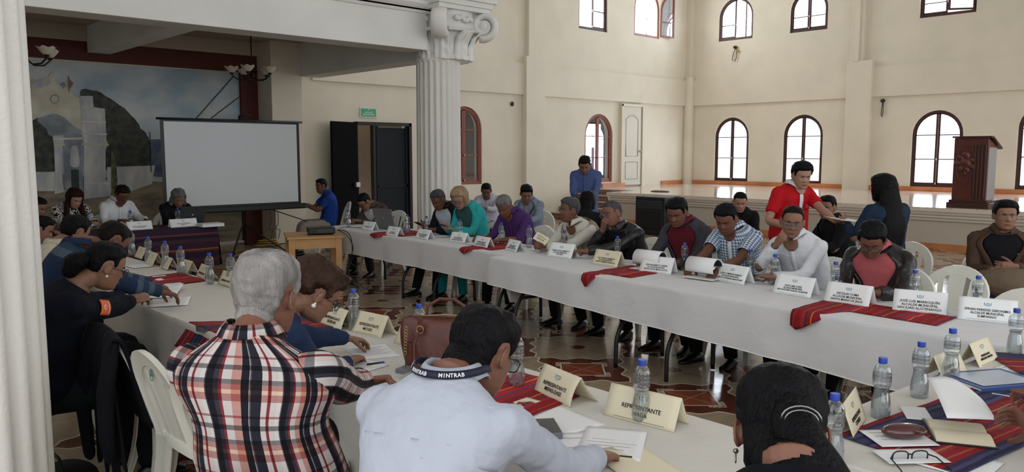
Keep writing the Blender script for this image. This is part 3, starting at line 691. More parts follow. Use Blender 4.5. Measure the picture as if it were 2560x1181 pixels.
# head table: woven striped cloth
WOV = stripemat('woven_dark', [(0, '3a2230'), (.12, '4a2a2c'), (.2, '2c2438'), (.34, '5a2e28'), (.38, '8a5a3c'), (.41, '3c2436'), (.55, '46303a'), (.62, '2a2030'), (.7, '6a3a34'), (.74, '34263c'), (.88, '4c2c30')], .62, mixf=0)
def uvbox_drape(name, x0, x1, y0, y1, zt, zh, m, label):
    b = MB(); pth = []          # profile across: front hem -> front edge -> back edge -> back hem
    prof = [(y0-.05, zh)]+[(y0-.03-.0*i, zh+(zt-zh)*i/8) for i in range(1, 8)]+[(y0, zt), (y0+.01, zt+.003)]+[(y0+(y1-y0)*i/8, zt+.004) for i in range(1, 8)]+[(y1, zt+.003), (y1+.02, zt-.05), (y1+.03, zh+.1)]
    n = 50; R = []; UV = []
    xs = [x0+(x1-x0)*i/n for i in range(n+1)]; d = 0
    for k, (y, z) in enumerate(prof):
        if k: d += sqrt((y-prof[k-1][0])**2+(z-prof[k-1][1])**2)
        w = max(0, min(1, (zt-z)/(zt-zh)))
        R.append([Vector((x+.0, y-(.018*w*sin(x*11)+.012*w*sin(x*23)), z)) for x in xs]); UV.append([(d, x) for x in xs])
    b.rings(R, closed=False, cap=False, uv=UV)
    for xe, s in ((x1, 1), (x0, -1)):
        R = []; UV = []
        for k in range(9):
            t = k/8; z = zt+.003-(zt-zh)*t; R.append([Vector((xe+s*(.03*t+.015*t*sin(y*14)), y, z)) for y in [y0-.03*t+(y1-y0+.05*t)*j/16 for j in range(17)]]); UV.append([(.55+.4*t, j/16*.7) for j in range(17)])
        b.rings(R, closed=False, cap=False, uv=UV)
    o = b.build(name, m, smooth=True); tag(o, label, 'tablecloth'); return o
uvbox_drape('tablecloth', 2.35, 4.42, 10.5, 11.2, .752, .22, WOV, 'dark woven tablecloth with maroon and purple stripes on the head table')
folding_table(3.4, 10.86, 1.9, .62, pi/2, 'folding table under the dark woven cloth in front of the projection screen')
# ---------------------------------------------------------------- chairs without people / in the foreground
FG = [((1.17, 4.14), -4, 'white plastic chair with a black jacket hung over its back'), ((1.14, 3.53), 2, 'empty white plastic chair beside the one with the black jacket'), ((1.12, 2.98), 5, 'white plastic chair behind the curly-haired woman in the blue top')]
FGP = []
for (q, h, lab) in FG:
    f = Vector((cos(radians(h)), sin(radians(h)), 0)); c = Vector((q[0], q[1], 0))+f*.36; FGP.append((c, h)); chair(c.x, c.y, h, lab)
for q, h, lab in (((2278, 613), 176, 'empty white plastic chair beside the man in the brown jacket'), ((2400, 675), 176, 'empty white plastic chair behind the name card with the bottle in front'), ((2575, 735), 176, 'white plastic chair cut by the right edge of the picture')):
    p = atz(q[0], q[1], .86); f = Vector((cos(radians(h)), sin(radians(h)), 0)); c = p+f*.36; chair(c.x, c.y, h, lab)
# ---------------------------------------------------------------- bottles
BOT = clearmat('bottle_plastic', 'f2f6f8', .82, .06); WAT, nt, bs = newmat('water'); nt.nodes.remove(bs); _t = nt.nodes.new('ShaderNodeBsdfTransparent'); _t.inputs[0].default_value = (.93, .95, .96, 1); _d = nt.nodes.new('ShaderNodeBsdfTranslucent'); _d.inputs[0].default_value = (.9, .92, .94, 1); _g = nt.nodes.new('ShaderNodeBsdfGlossy'); _g.inputs['Roughness'].default_value = .12
_m = nt.nodes.new('ShaderNodeMixShader'); _m.inputs[0].default_value = .22; nt.links.new(_t.outputs[0], _m.inputs[1]); nt.links.new(_d.outputs[0], _m.inputs[2]); _n = nt.nodes.new('ShaderNodeMixShader'); _l = nt.nodes.new('ShaderNodeLayerWeight'); _l.inputs[0].default_value = .2; nt.links.new(_l.outputs['Facing'], _n.inputs[0]); nt.links.new(_m.outputs[0], _n.inputs[1]); nt.links.new(_g.outputs[0], _n.inputs[2]); nt.links.new(_n.outputs[0], nt.nodes['Material Output'].inputs[0])
CAP = mat('bottle_cap_blue', '1f3fa8', .4, .5, var=.03)
BP = [(.008, .004), (.024, 0), (.031, .006), (.034, .02), (.0345, .05), (.032, .078), (.0265, .104), (.0255, .112), (.028, .124), (.032, .132), (.0325, .142), (.0312, .144), (.0325, .147), (.0325, .157), (.0312, .159), (.0325, .162), (.0325, .172), (.0312, .174), (.0325, .177), (.0315, .186), (.026, .199), (.017, .209), (.0125, .213), (.0125, .222)]
bp_ = empty('water_bottle', (0, 0, 0)); b = MB(); b.lathe(BP, n=28); bo = b.build('bottle_body', BOT, bp_)
b = MB()
for k in range(5):
    a = 2*pi*k/5; b.ell((.022*cos(a), .022*sin(a), .010), (.009, .009, .010), 8, 6)
b.build('base_lobe', BOT, bo)
b = MB(); b.lathe([(r-.0015, z) for r, z in BP[1:9]]+[(.0265, .118)], n=24); b.build('water', WAT, bp_)
b = MB(); R = []
for z, r in ((.212, .0145), (.213, .0155), (.231, .0155), (.234, .0145)):
    R.append([Vector(((r-(.0006 if k % 2 else 0))*cos(2*pi*k/36), (r-(.0006 if k % 2 else 0))*sin(2*pi*k/36), z)) for k in range(36)])
b.rings(R); b.build('cap', CAP, bp_, angle=40)
b = MB(); b.lathe([(.0329, .148), (.0329, .1725)], n=28, cap=False); b.build('label', clearmat('label_film', 'dfe2e6', .8, .2), bo)
fb = [True]
def bottle(q, lab, zt=.757, grp=None, x=None):
    o = bp_ if fb[0] else copy_tree(bp_); fb[0] = False
    p = atz(q[0], q[1], zt+.234); o.location = (p.x, p.y, zt+.001); o.rotation_euler = (0, 0, random.random()*6); tag(o, lab, 'bottle', grp); return o
for q, lab in (((327, 577), 'water bottle with blue cap, farthest along the near row toward the mural'), ((369, 592), 'water bottle with blue cap, second from the mural end of the near row'), ((411, 603), 'water bottle with blue cap, third from the mural end of the near row'),
    ((450, 616), 'water bottle with blue cap standing on the red woven runner near the man in navy'), ((522, 633), 'water bottle with blue cap, left one of the pair before the white-haired man'), ((575, 635), 'water bottle with blue cap, right one of the pair before the white-haired man'),
    ((883, 723), 'water bottle with blue cap between the cream cards in front of the curly-haired woman'), ((1047, 761), 'water bottle with blue cap behind the brown leather handbag'), ((1292, 832), 'water bottle with blue cap in front of the face of the man with the lanyard'),
    ((1605, 900), 'large water bottle with blue cap in front of the cream card in the centre foreground'), ((2088, 985), 'water bottle with blue cap beside the black hair of the nearest woman'), ((2208, 895), 'water bottle with blue cap on the striped runner beside the brown case'),
    ((2305, 855), 'water bottle with blue cap on the striped runner beside the folded paper'), ((2383, 822), 'water bottle with blue cap behind the blue folder'), ((2543, 772), 'water bottle with blue cap at the far right on the cross table')):
    bottle(q, lab)
for q, lab, z in (((943, 524), 'water bottle with blue cap in front of the grey laptop', .752), ((870, 525), 'water bottle with blue cap beside the man in the brown jacket at the laptop', .752), ((1018, 537), 'water bottle with blue cap right of the grey laptop', .752),
    ((1066, 541), 'water bottle with blue cap in front of the man in the dark suit', .752), ((1149, 549), 'water bottle with blue cap in front of the turquoise jacket', .752), ((1253, 557), 'water bottle with blue cap in front of the purple shirt', .752), ((1323, 564), 'water bottle with blue cap between the purple shirt and the beige vest', .752),
    ((1411, 577), 'water bottle with blue cap in front of the beige vest', .757), ((1544, 591), 'water bottle with blue cap in front of the black leather jacket', .757), ((1712, 607), 'water bottle with blue cap in front of the grey suit', .757), ((1877, 624), 'water bottle with blue cap next to the blue check shirt', .757),
    ((1938, 636), 'water bottle with blue cap in front of the plain white shirt', .757), ((2090, 655), 'water bottle with blue cap in front of the pink polo shirt', .757), ((2289, 675), 'water bottle with blue cap in front of the empty chairs', .757), ((2447, 690), 'water bottle with blue cap behind the rightmost white card', .757)):
    bottle(q, lab, z)
for q, lab in (((325, 524), 'water bottle with blue cap in front of the white-shirted man at the head table'), ((443, 516), 'water bottle with blue cap in front of the laptop on the head table'), ((226, 557), 'water bottle with blue cap in front of the woman with reddish hair')):
    p = aty(q[0], q[1], 10.95); o = copy_tree(bp_); o.location = (p.x, 10.95, .758); tag(o, lab, 'bottle')
# ---------------------------------------------------------------- name cards
def card(pl, pr, lines, lab, m=CREAM, h=.115, zt=.757, tilt=26, sz=.02, curve=0, face=None, tsx=.95, w=None, logo=True, yfix=None, bold=.0006):
    """tent card: pl, pr = lower left / right pixel of the visible panel"""
    A = atz(pl[0], pl[1], zt) if yfix is None else aty(pl[0], pl[1], yfix); B = atz(pr[0], pr[1], zt) if yfix is None else aty(pr[0], pr[1], yfix)
    A.z = B.z = zt; X = (B-A); W = X.length if w is None else w; X.normalize(); Cn = (A+B)/2
    Yb = Vector((0, 0, 1)).cross(X)     # into the card, away from viewer
    root = empty('name_card', (Cn.x, Cn.y, zt+.001), 0, lab, 'name card')
    t = radians(tilt); up = (Vector((0, 0, cos(t)))+Yb*sin(t)); nf = Vector((0, 0, 1))*sin(t)-Yb*cos(t)
    b = MB(); n = 10; th = .0008
    def P(u, v, side):   # side 0 front, 1 back
        p = X*u*W/2
        bow = curve*(1-v)*v*4*.008*(1+.3*u)
        if side == 0: return p+up*(v*h)+nf*bow
        top = up*h; dn = Vector((0, 0, -cos(t)))+Yb*sin(t); return p+top+dn*((1-v)*h)+Yb*curve*.03*(1-v)**2*max(0, u)
    for side in (0, 1):
        R = [[P(-1+2*j/8, i/n, side) for j in range(9)] for i in range(n+1)]
        b.rings(R, closed=False, cap=False)
    o = b.build('folded_sheet', m, root, smooth=True, angle=50); s = o.modifiers.new('t', 'SOLIDIFY'); s.thickness = .0009; s.offset = 0
    off = nf*.0016
    def MM(v, extra=0): 
        o = up*(v*h)+off+nf*(curve*(1-v)*v*4*.0095)
        return Matrix(((X.x, up.x, nf.x, o.x), (X.y, up.y, nf.y, o.y), (X.z, up.z, nf.z, o.z), (0, 0, 0, 1)))
    if lines: 
        textmesh('\n'.join(lines), sz*.92, INK, root, MM(.34), bold=bold*.35, sx=tsx*min(1, W*.9/(max(len(q_) for q_ in lines)*sz*.92*.66*tsx)), lines=1.0)
        l = MB(); v0 = .07; c = up*(v0*h)+off; l.add([c+X*(-W*.36)-up*.0006, c+X*(W*.36)-up*.0006, c+X*(W*.36)+up*.0006, c+X*(-W*.36)+up*.0006], [(0, 1, 2, 3)]); l.build('ruled_line', INK, root, smooth=False)
    if logo:
        l = MB(); c = up*(.72*h)+off+nf*(curve*.28*.72*4*.012)
        def q(x0, x1, y0, y1, mi=0): l.add([c+X*x0+up*y0, c+X*x1+up*y0, c+X*x1+up*y1, c+X*x0+up*y1], [(0, 1, 2, 3)], mi)
        q(-.013, .013, -.007, .002); q(-.018, -.015, -.004, .011, 1); q(.015, .018, -.004, .011, 1); q(-.008, .008, .006, .009, 1); q(-.011, .011, -.010, -.008)
        l.build('emblem', [LOGO, LOGOD], root, smooth=False)
    return root
card((320, 578), (383, 578), ['MARIO ANTONIO ORTEGA', 'ALCALDE MUNICIPAL'], 'white name card on the head table before the white-shirted man', CARDW, zt=.757, yfix=10.62, sz=.016, h=.12)
card((427, 577), (495, 571), ['CARLOS INTERIANO', 'MAECO'], 'white name card on the head table before the laptop', CARDW, zt=.757, yfix=10.62, sz=.022, h=.12)
RP = 'REPRESENTANTE'
card((1325, 975), (1437, 1027), [RP, 'MSPAS-DASS'], 'curling cream name card reading REPRESENTANTE MSPAS-DASS', curve=1, sz=.024, h=.125, w=.255)
card((1508, 1038), (1685, 1083), [RP, 'MAGA'], 'cream name card behind the large bottle in the centre foreground', sz=.025, h=.125)
card((984, 858), (1062, 884), [RP, 'MINECO'], 'cream name card partly hidden by the brown leather handbag', sz=.025, h=.125, w=.28)
card((880, 830), (950, 847), [RP, 'MICUDE'], 'cream name card between the bottle and the handbag', sz=.025, h=.125, w=.26)
card((800, 810), (852, 828), [RP, 'SEGEPLAN'], 'cream name card in front of the glasses of the curly-haired woman', curve=.6, sz=.024, h=.12, w=.25)
card((541, 709), (578, 721), [RP], 'small cream name card beside the bottle pair', h=.11, w=.24, sz=.024); card((484, 688), (517, 704), [RP], 'cream name card left of the bottle pair', h=.11, w=.24, sz=.024, curve=.5)
card((430, 676), (478, 690), None, 'cream name card behind the bottle on the red woven runner', h=.115, w=.24); card((352, 655), (392, 672), None, 'cream name card behind the second bottle from the mural', h=.12, w=.24); card((392, 666), (425, 680), None, 'cream name card behind the third bottle from the mural', h=.11, w=.24)
card((600, 722), (640, 736), None, 'cream name card half hidden behind the white hair', h=.11, w=.24); card((328, 640), (362, 652), None, 'cream name card behind the bottle farthest toward the mural', h=.11, w=.24)
card((2133, 1110), (2170, 1048), [RP, 'CONRED'], 'cream name card standing behind the bottle by the black hair', sz=.022, h=.13, w=.26, tilt=20)
card((2345, 962), (2432, 925), [RP, 'INFOM'], 'cream name card behind the bottle near the blue folder', sz=.022, h=.115, w=.25)
card((2447, 925), (2500, 900), [RP, 'MINISTERIO FINANZAS'], 'cream name card beyond the blue folder', sz=.016, h=.12, w=.24)
for pl, pr, ln, lab, mm, s in (((900, 574), (934, 578), ['JUAN MANUEL ASTURIAS', 'ACTIVO'], 'white name card left of the first woven runner', CARDW, .016), ((960, 588), (996, 593), ['LUIS GARCIA', 'ALCALDE MUNICIPAL'], 'white name card on the first woven runner', CARDW, .017),
    ((1033, 595), (1074, 601), ['JUAN CARLOS GUTIERREZ', 'ALCALDE MUNICIPAL', 'JOCOTENANGO'], 'white name card in front of the dark suit', CARDW, .017), ((1120, 604), (1163, 609), ['FELIX MARROQUIN', 'ALCALDE MUNICIPAL', 'MAGDALENA MILPAS ALTAS'], 'white name card in front of the turquoise jacket', CARDW, .017),
    ((1178, 615), (1221, 622), ['LEANDRO FERNANDEZ', 'ALCALDE MUNICIPAL', 'SANTIAGO SACATEPEQUEZ'], 'white name card in front of the purple shirt', CARDW, .017), ((1255, 622), (1298, 633), ['PEDRO RUDY GALICIA', 'ALCALDE MUNICIPAL', 'SAN BARTOLOME MILPAS ALTAS'], 'white name card left of the beige vest', CARDW, .016)):
    card(pl, pr, ln, lab, mm, sz=s, h=.12, zt=.753, w=.26)
for pl, pr, ln, lab, mm, s in (((1367, 641), (1427, 648), ['TOMAS PLATA SARMIENTO', 'ALCALDE MUNICIPAL', 'PASTORES'], 'white name card in front of the beige vest', CARDW, .02), ((1476, 660), (1545, 670), ['ALEX VINICIO SARMIENTO', 'ALCALDE MUNICIPAL', 'SANTO DOMINGO XENACOJ'], 'cream name card on the runner before the black leather jacket', CREAM, .019),
    ((1597, 679), (1677, 688), ['JOSE ADALBERTO CRISPIN', 'ALCALDE MUNICIPAL', 'SANTA LUCIA MILPAS ALTAS'], 'white name card in front of the grey suit', CARDW, .02), ((1783, 700), (1860, 714), ['JUAN T. MENDEZ BARRIOS', 'ALCALDE MUNICIPAL', 'SANTA CATARINA BARAHONA'], 'white name card in front of the blue check shirt', CARDW, .02),
    ((1928, 731), (2028, 747), ['HUGO ABEL LOPEZ', 'ALCALDE MUNICIPAL', 'SAN ANTONIO AGUAS CALIENTES'], 'white name card in front of the plain white shirt', CARDW, .018), ((2059, 754), (2170, 770), ['NICOLAS CUMA', 'ALCALDE MUNICIPAL', 'SANTA MARIA DE JESUS'], 'white name card in front of the pink polo, on the woven runner', CARDW, .023),
    ((2231, 777), (2365, 790), ['JOSÉ LUIS MARROQUÍN', 'ALCALDE MUNICIPAL', 'SAN JUAN ALOTENANGO'], 'white name card in front of the empty chairs', CARDW, .024), ((2402, 799), (2532, 812), ['EFRAIN PAREDES GERONIMO', 'ALCALDE MUNICIPAL', 'SUMPANGO'], 'white name card nearest the right edge on the far row', CARDW, .022)):
    card(pl, pr, ln, lab, mm, sz=s, h=.145, zt=.758, w=.30, bold=.0008)
# ---------------------------------------------------------------- woven runners
RED = [(0, '8e2026'), (.06, '7c1a20'), (.1, 'a04c38'), (.12, '8a1c24'), (.22, '8c1c2c'), (.25, 'a02c2a'), (.33, '2f3550'), (.36, '8c2026'), (.45, 'c8843c'), (.47, '801a22'), (.58, '7a2038'), (.62, '9a2628'), (.72, '4a4468'), (.76, 'b02630'), (.88, 'c4a060'), (.9, '9c1c28')]
RUN = stripemat('woven_red', RED, .34, mixf=0, wav=.03)
RUNP = stripemat('woven_purple', [(0, '2c2e44'), (.1, '4a4868'), (.18, '2a2c40'), (.28, '55406a'), (.4, '303452'), (.55, 'a83038'), (.6, '2c2e48'), (.8, '3c4060')], .16, mixf=0, wav=.02)
RUN2 = stripemat('woven_mixed', [(0, '3a3c58'), (.05, '2a2c44'), (.1, '4c4668'), (.15, '34304c'), (.2, '8a2028'), (.27, 'a05038'), (.3, '8c222a'), (.38, '983034'), (.42, 'a86c44'), (.45, '8a2a40'), (.5, '6a2a4a'), (.55, '92282c'), (.63, '7a1e28'), (.68, 'a0805a'), (.7, '8a242a'), (.78, '701c26'), (.84, '4a4a70'), (.9, '2c2e48'), (.95, '403c5c')], .34, mixf=0, wav=.02)
def runner(path, width, m, lab, zt=.757, side=None, fringe=False, seed=0, wr=.004):
    """strip along a list of 3d points; width across"""
    pts = []
    P = [Vector(p) for p in path]
    for i in range(len(P)-1):
        k = max(2, int((P[i+1]-P[i]).length/.03))
        for j in range(k): pts.append(P[i].lerp(P[i+1], j/k))
    pts.append(P[-1])
    w = Vector(side) if side is not None else Vector((0, 0, 1)).cross((P[1]-P[0]).normalized()).normalized()
    R = []; UV = []; d = 0; n = 16
    for i, p in enumerate(pts):
        if i: d += (pts[i]-pts[i-1]).length
        row = []
        for j in range(n+1):
            s = (j/n-.5)*width; q = p+w*s
            wrk = wr*(mnoise.noise(Vector((d*9+seed, s*14, seed)))+.8); row.append(q+Vector((0, 0, wrk)))
        R.append(row); UV.append([(width*(j/n), d) for j in range(n+1)])
    b = MB(); b.rings(R, closed=False, cap=False, uv=UV)
    o = b.build('woven_runner', m, smooth=True); s = o.modifiers.new('t', 'SOLIDIFY'); s.thickness = .002; s.offset = 1
    tag(o, lab, 'table runner')
    if fringe:
        f = MB()
        for (row, dirv) in ((R[0], (R[0][0]-R[1][0]).normalized()), (R[-1], (R[-1][0]-R[-2][0]).normalized())):
            for j in range(0, n+1):
                f.tube([row[j], row[j]+dirv*.018+Vector((0, 0, -.001)), row[j]+dirv*(.035+.01*random.random())+w*random.uniform(-.006, .006)+Vector((0, 0, -.001))], .002, 4)
        f.build('fringe', RUNP, o)
    return o
def far_x(y): return 4.97+(y-5.56)*(4.56-4.97)/(1.0-5.56)
def far1_x(y): return 5.20+(y-5.52)*(.26/3.93)
def drop_run(yc, w, lab, hang, back, fx, zt, m=RUN, peak=.3, wd=.35, seed=1):
    """runner lying on the table whose corner slips over the front edge"""
    R = []; UV = []; n = 20
    us = [-1, -.8, -.6, -.4, -.2, -.05, 0, .08]+[.08+(back-.08)*k/14 for k in range(1, 15)]
    for u in us:
        row = []; uvr = []
        for j in range(n+1):
            s_ = j/n; y = yc+w*(.5-s_); h = hang*max(0, 1-abs(s_-peak)/wd); x0 = fx(y); ins = (.22 if yc < 3 else .12)*(1-min(1, h/max(.02, hang*.35)))
            if u <= 0: d = -u*h; p = Vector((x0-.012+ins-.030*min(1, d/.03), y, zt+.004-max(0, d-.004)))
            else: p = Vector((x0-.012+ins+u*(1-ins/back), y, zt+.002+.004*(mnoise.noise(Vector((u*9+seed, s_*8, seed)))+.7)))
            row.append(p); uvr.append((w*s_, u))
        R.append(row); UV.append(uvr)
    b = MB(); b.rings(R, closed=False, cap=False, uv=UV); o = b.build('woven_runner', m, smooth=True); q = o.modifiers.new('t', 'SOLIDIFY'); q.thickness = .002; q.offset = 1
    return tag(o, lab, 'table runner')
p = atz(1205, 620, .753); drop_run(6.15, .42, 'red woven runner with a purple end under the card before the purple shirt', .06, .6, far1_x, .753, seed=2)
drop_run(7.95, .6, 'red woven runner beside the grey laptop on the far row', .05, .6, far1_x, .753, seed=3)
drop_run(4.05, .42, 'red woven runner with a dark pointed end under the cream card on the far row', .12, .62, far_x, .758, peak=.12, wd=.25, seed=4)
drop_run(1.95, .80, 'red striped woven runner under the cards before the pink polo', .13, .55, far_x, .758, peak=.06, wd=.26, seed=5)
runner([(1.70, 4.45, .60), (1.725, 4.35, .70), (1.745, 4.32, .762), (1.9, 4.2, .761), (2.35, 4.15, .761)], .55, RUN2, 'red woven runner hanging over the corner beside the white-haired man', side=(0, 1, 0), seed=6)
runner([(1.8, 6.25, .757), (2.44, 6.3, .757)], .55, RUN, 'red woven runner under the bottles near the man in navy', side=(0, 1, 0), seed=7)
runner([(1.80, 2.22, .761), (2.42, 2.30, .761)], .42, RUN, 'red woven runner beneath the handbag and the curling cream card', side=(0, 1, 0), seed=8)
runner([(2.52, 1.02, .767), (2.62, .62, .767), (2.64, .5, .767)], .1, RUN, 'narrow folded end of red cloth', side=(1, 0, 0)) if False else None
runner([(2.62, .95, .767), (3.75, .78, .767)], .42, RUN2, 'striped woven runner in red, orange and purple under the brown spectacle case', seed=9)
runner([(4.15, 1.05, .767), (4.55, .5, .767)], .40, RUN2, 'striped woven runner under the bottle at the far right', seed=10)
# ---------------------------------------------------------------- sheets of paper
TXTG = mat('print_grey', '8a8a8c', .8, var=0)
def sheet(c, rz, lab, w=.216, l=.28, curl=0, lines=0, title=None, m=PAPER, z=None, bar=False, dz=.001, tilt=None, cat='sheet of paper', name='paper_sheet'):
    zt = c[2]; root = empty(name, (c[0], c[1], zt+dz), radians(rz), lab, cat); n = 10
    b = MB(); R = []
    for i in range(n+1):
        v = (i/n-.5)*l; R.append([Vector(((j/8-.5)*w, v, curl*((i/n)**2)*(.6+.4*j/8))) for j in range(9)])
    b.rings(R, closed=False, cap=False); o = b.build('page', m, root); s = o.modifiers.new('t', 'SOLIDIFY'); s.thickness = .0006; s.offset = 1
    if lines or bar or title:
        t = MB(); zz = .0016
        if bar: t.box((0, l*.36, zz), (w*.86, .004, .0004)); t.box((w*.12, -l*.40, zz), (w*.5, .012, .0004))
        for k in range(lines): y = l*.3-k*l*.62/lines; t.box((-w*.03*(k % 3), y, zz), (w*(.8-.12*(k % 3)), .0022, .0003), mi=1)
        t.build('printing', [INK, TXTG], root, smooth=False)
        if title: textmesh(title, .011, INK, root, Matrix.Translation((0, l*.41, zz)), bold=.0003)
    if tilt: root.rotation_euler = tilt
    return root
def sh(q, rz, lab, z=.757, **k): p = atz(q[0], q[1], z); return sheet((p.x, p.y, z), rz, lab, **k)
sh((1530, 1110), -58, 'printed sheet headed RESUMEN DE CONVOCATORIA beside the white-shirted man', title='RESUMEN DE CONVOCATORIA', bar=True, lines=6, curl=.004, dz=.002)
sh((1440, 1120), -40, 'blank white sheet partly under the printed one, beside the white-shirted man', lines=2)
sh((1400, 1050), -8, 'plain sheet of paper behind the grey phone', dz=.0005)
sh((930, 880), -20, 'sheet with faint drawing in front of the curly-haired woman', m=PAPER, lines=8); sh((880, 915), 10, 'printed form under the hand with the pen', lines=14, dz=.003)
sh((830, 855), 30, 'small folded cream slip on the cloth beside the curly-haired woman', w=.1, l=.14, m=CREAM); sh((1590, 1160), 70, 'cream open booklet at the bottom edge of the table', w=.3, l=.2, m=CREAM, curl=.006)
sh((1310, 1012), 95, 'cream voting paddle lying upside down on the red runner', w=.075, l=.12, m=CREAM, lines=3, dz=.007)
sh((400, 735), -30, 'long sheets of paper held by the woman in the dark jacket', w=.25, l=.42, curl=.03, dz=.006); sh((425, 755), -25, 'lower sheet under the papers held in the dark sleeves', w=.24, l=.33, lines=4)
sh((560, 815), -20, 'black and white printed photograph sheet beside the striped runner', w=.3, l=.22, m=mat('printed_dark', '35353a', .6)); sh((375, 700), 20, 'sheet of paper by the hand of the man in navy', w=.22, l=.3); sh((350, 665), 0, 'sheet of paper on the runner close to the dark-haired man', w=.2, l=.25)
sh((398, 693), 80, 'small pale badge card on the red runner', w=.05, l=.1, dz=.007); sh((432, 712), 80, 'second small pale badge card on the red runner', w=.05, l=.12, dz=.007)
for q, rz, lab in (((1090, 592), 80, 'papers in front of the dark suit'), ((1195, 608), 80, 'open papers in front of the purple shirt'), ((1368, 625), 85, 'thin papers under the hands of the man in the beige vest'), ((1480, 640), 75, 'papers in front of the black leather jacket'), ((1560, 655), 100, 'sheet of paper right of the bottle before the leather jacket'), ((1660, 665), 85, 'open magazine pages before the grey suit'), ((1900, 690), 85, 'sheet of paper between the check shirt and the white shirt'), ((2150, 740), 85, 'sheet being written on by the man in the pink polo')):
    sh(q, rz, lab, z=.757, lines=5, w=.21, l=.29)
def book(q, lab, z, w, l, t, m, rz, cat='folder', name='folder', pg=True):
    p = atz(q[0], q[1], z); r = empty(name, (p.x, p.y, z+.001), radians(rz), lab, cat); b = MB(); b.box((0, 0, t-.001), (w, l, .003)); b.box((0, 0, .001), (w, l, .003)); b.box((-w/2+.001, 0, t/2), (.003, l, t)); b.build('cover', m, r, smooth=False)
    b = MB(); b.box((.002, 0, t/2), (w-.008, l-.008, t-.004)); b.build('pages', PAPER, r, smooth=False); return r
bf = book((2478, 958), 'blue folder with a pale inner label lying on the cross table', .762, .24, .33, .02, mat('folder_blue', '2e4a86', .45), 60)
b = MB(); b.box((0, 0, .0225), (.19, .27, .001)); b.build('label', mat('label_grey', 'aab2bd', .35, .5), bf, smooth=False); 
p = atz(2395, 1092, .762); nb = empty('notebook', (p.x, p.y, .772), radians(28), 'open cream notebook under the brown hands at the right', 'notebook')
b = MB(); b.box((0, 0, .002), (.25, .19, .004)); b.build('cover', BLACK, nb, smooth=False)
for s_ in (-1, 1):
    b = MB(); R = [[Vector((s_*(.004+.112*k/8), y, .004)) for k in range(9)]+[Vector((s_*(.004+.112*(8-k)/8), y, .008+.012*sin(pi*min(1, (8-k)/8*.9+.12)))) for k in range(9)] for y in (-.088, .088)]; b.rings(R); b.build('pages', CREAM, nb, angle=40)
book((1925, 696), 'black notebook case beside the bottle of the white-shirted man', .757, .2, .28, .02, BLACK, 80, 'notebook', 'notebook'); book((526, 566), 'stack of stapled papers at the right end of the head table', .757, .3, .22, .04, PAPER, 0, 'papers', 'paper_stack')
# curled white paper held in the air at right (printed side showing)
root = empty('paper_sheet', tuple(atz(2400, 1010, .80)), 0, 'printed sheet held up with its printed face turned, in the brown hands at right', 'sheet of paper')
A, B, Cc, D = [atd(*q)-root.location for q in ((2318, 945, 2.86), (2368, 1046, 2.55), (2490, 1050, 2.6), (2440, 985, 2.95))]
b = MB(); R = []
for i in range(9):
    t = i/8; R.append([(A.lerp(D, t)).lerp(B.lerp(Cc, t), s/8)+Vector((0, 0, .03*sin(pi*t)*(1-s/8)+.01*sin(pi*s/8))) for s in range(9)])
b.rings(R, closed=False, cap=False); o = b.build('page', PAPER, root); s = o.modifiers.new('t', 'SOLIDIFY'); s.thickness = .0006
# ---------------------------------------------------------------- phones, pens, glasses, case
def phone(c, rz, lab, tilt=(0, 0), m=BLACK, L=.15, W=.074, T=.009):
    r = empty('phone', c, radians(rz), lab, 'phone'); r.rotation_euler = (tilt[0], tilt[1], radians(rz)); b = MB(); b.box((0, 0, T/2), (W, L, T)); b.build('phone_body', m, r, smooth=False, bevel=.003)
    b = MB(); b.box((0, 0, T+.0004), (W*.9, L*.9, .0006)); b.build('screen', mat('phone_screen', '18202a', .08, .6), r, smooth=False); return r
p = atz(1372, 1083, .757); phone((p.x, p.y, .764), -35, 'dark grey phone on the sheets beside the white-shirted man', (0, 0), mat('phone_grey', '6c6e76', .3), T=.02, L=.16, W=.07)
def pen(a, c, lab, m=BLACK, r=.0045):
    P = empty('pen', tuple(a), 0, lab, 'pen'); d = Vector(c)-Vector(a); b = MB(); b.tube([(0, 0, 0), tuple(d*.7)], r, 8); b.build('barrel', m, P); b = MB(); b.tube([tuple(d*.68), tuple(d*.95), tuple(d)], [r*1.1, r*.9, r*.2], 8); b.build('cap', mat('pen_blue', '2040a0', .4), P); return P
pen(atz(918, 912, .775), atz(962, 906, .80), 'blue pen under the hand of the curly-haired woman'); pen(atz(2480, 985, .77), atz(2560, 1000, .77), 'white pen with a dark tip on the woven runner at right', mat('pen_white', 'd0d4d8', .3))
def frame_glasses(name, parent, M, m, wire=.0017, lens=True, w=.026, h=.019):
    b = MB(); g = MB()
    for s in (-1, 1):
        ring = []
        for k in range(20):
            t = 2*pi*k/20; c, q = cos(t), sin(t); x = s*.032+w*abs(c)**.7*(1 if c > 0 else -1); z = h*abs(q)**.7*(1 if q > 0 else -1); ring.append(M@Vector((x, -.001*abs(x-s*.03)*30, z)))
        b.tube(ring, wire, 6, cap=False, loop=True); g.add(ring, [tuple(range(20))])
        b.tube([M@Vector((s*.058, 0, .006)), M@Vector((s*.075, -.02, .006)), M@Vector((s*.079, -.09, .004)), M@Vector((s*.077, -.115, -.02))], wire*.95, 6)
    b.tube([M@Vector((-.008, .0, .004)), M@Vector((0, .003, .007)), M@Vector((.008, .0, .004))], wire, 6)
    o = b.build(name, m, parent); g.build('lens', clearmat('spectacle_lens', 'eef2f4', .9, .03), o) if lens else None; return o
gl = empty('glasses', tuple(atz(2275, 1140, .785)), 0, 'black-framed spectacles lying open at the lower right', 'glasses'); gl.location.z = .783
frame_glasses('frame', gl, Matrix.Rotation(radians(-40), 4, 'Z')@Matrix.Rotation(radians(8), 4, 'X'), BLACK, .0024)
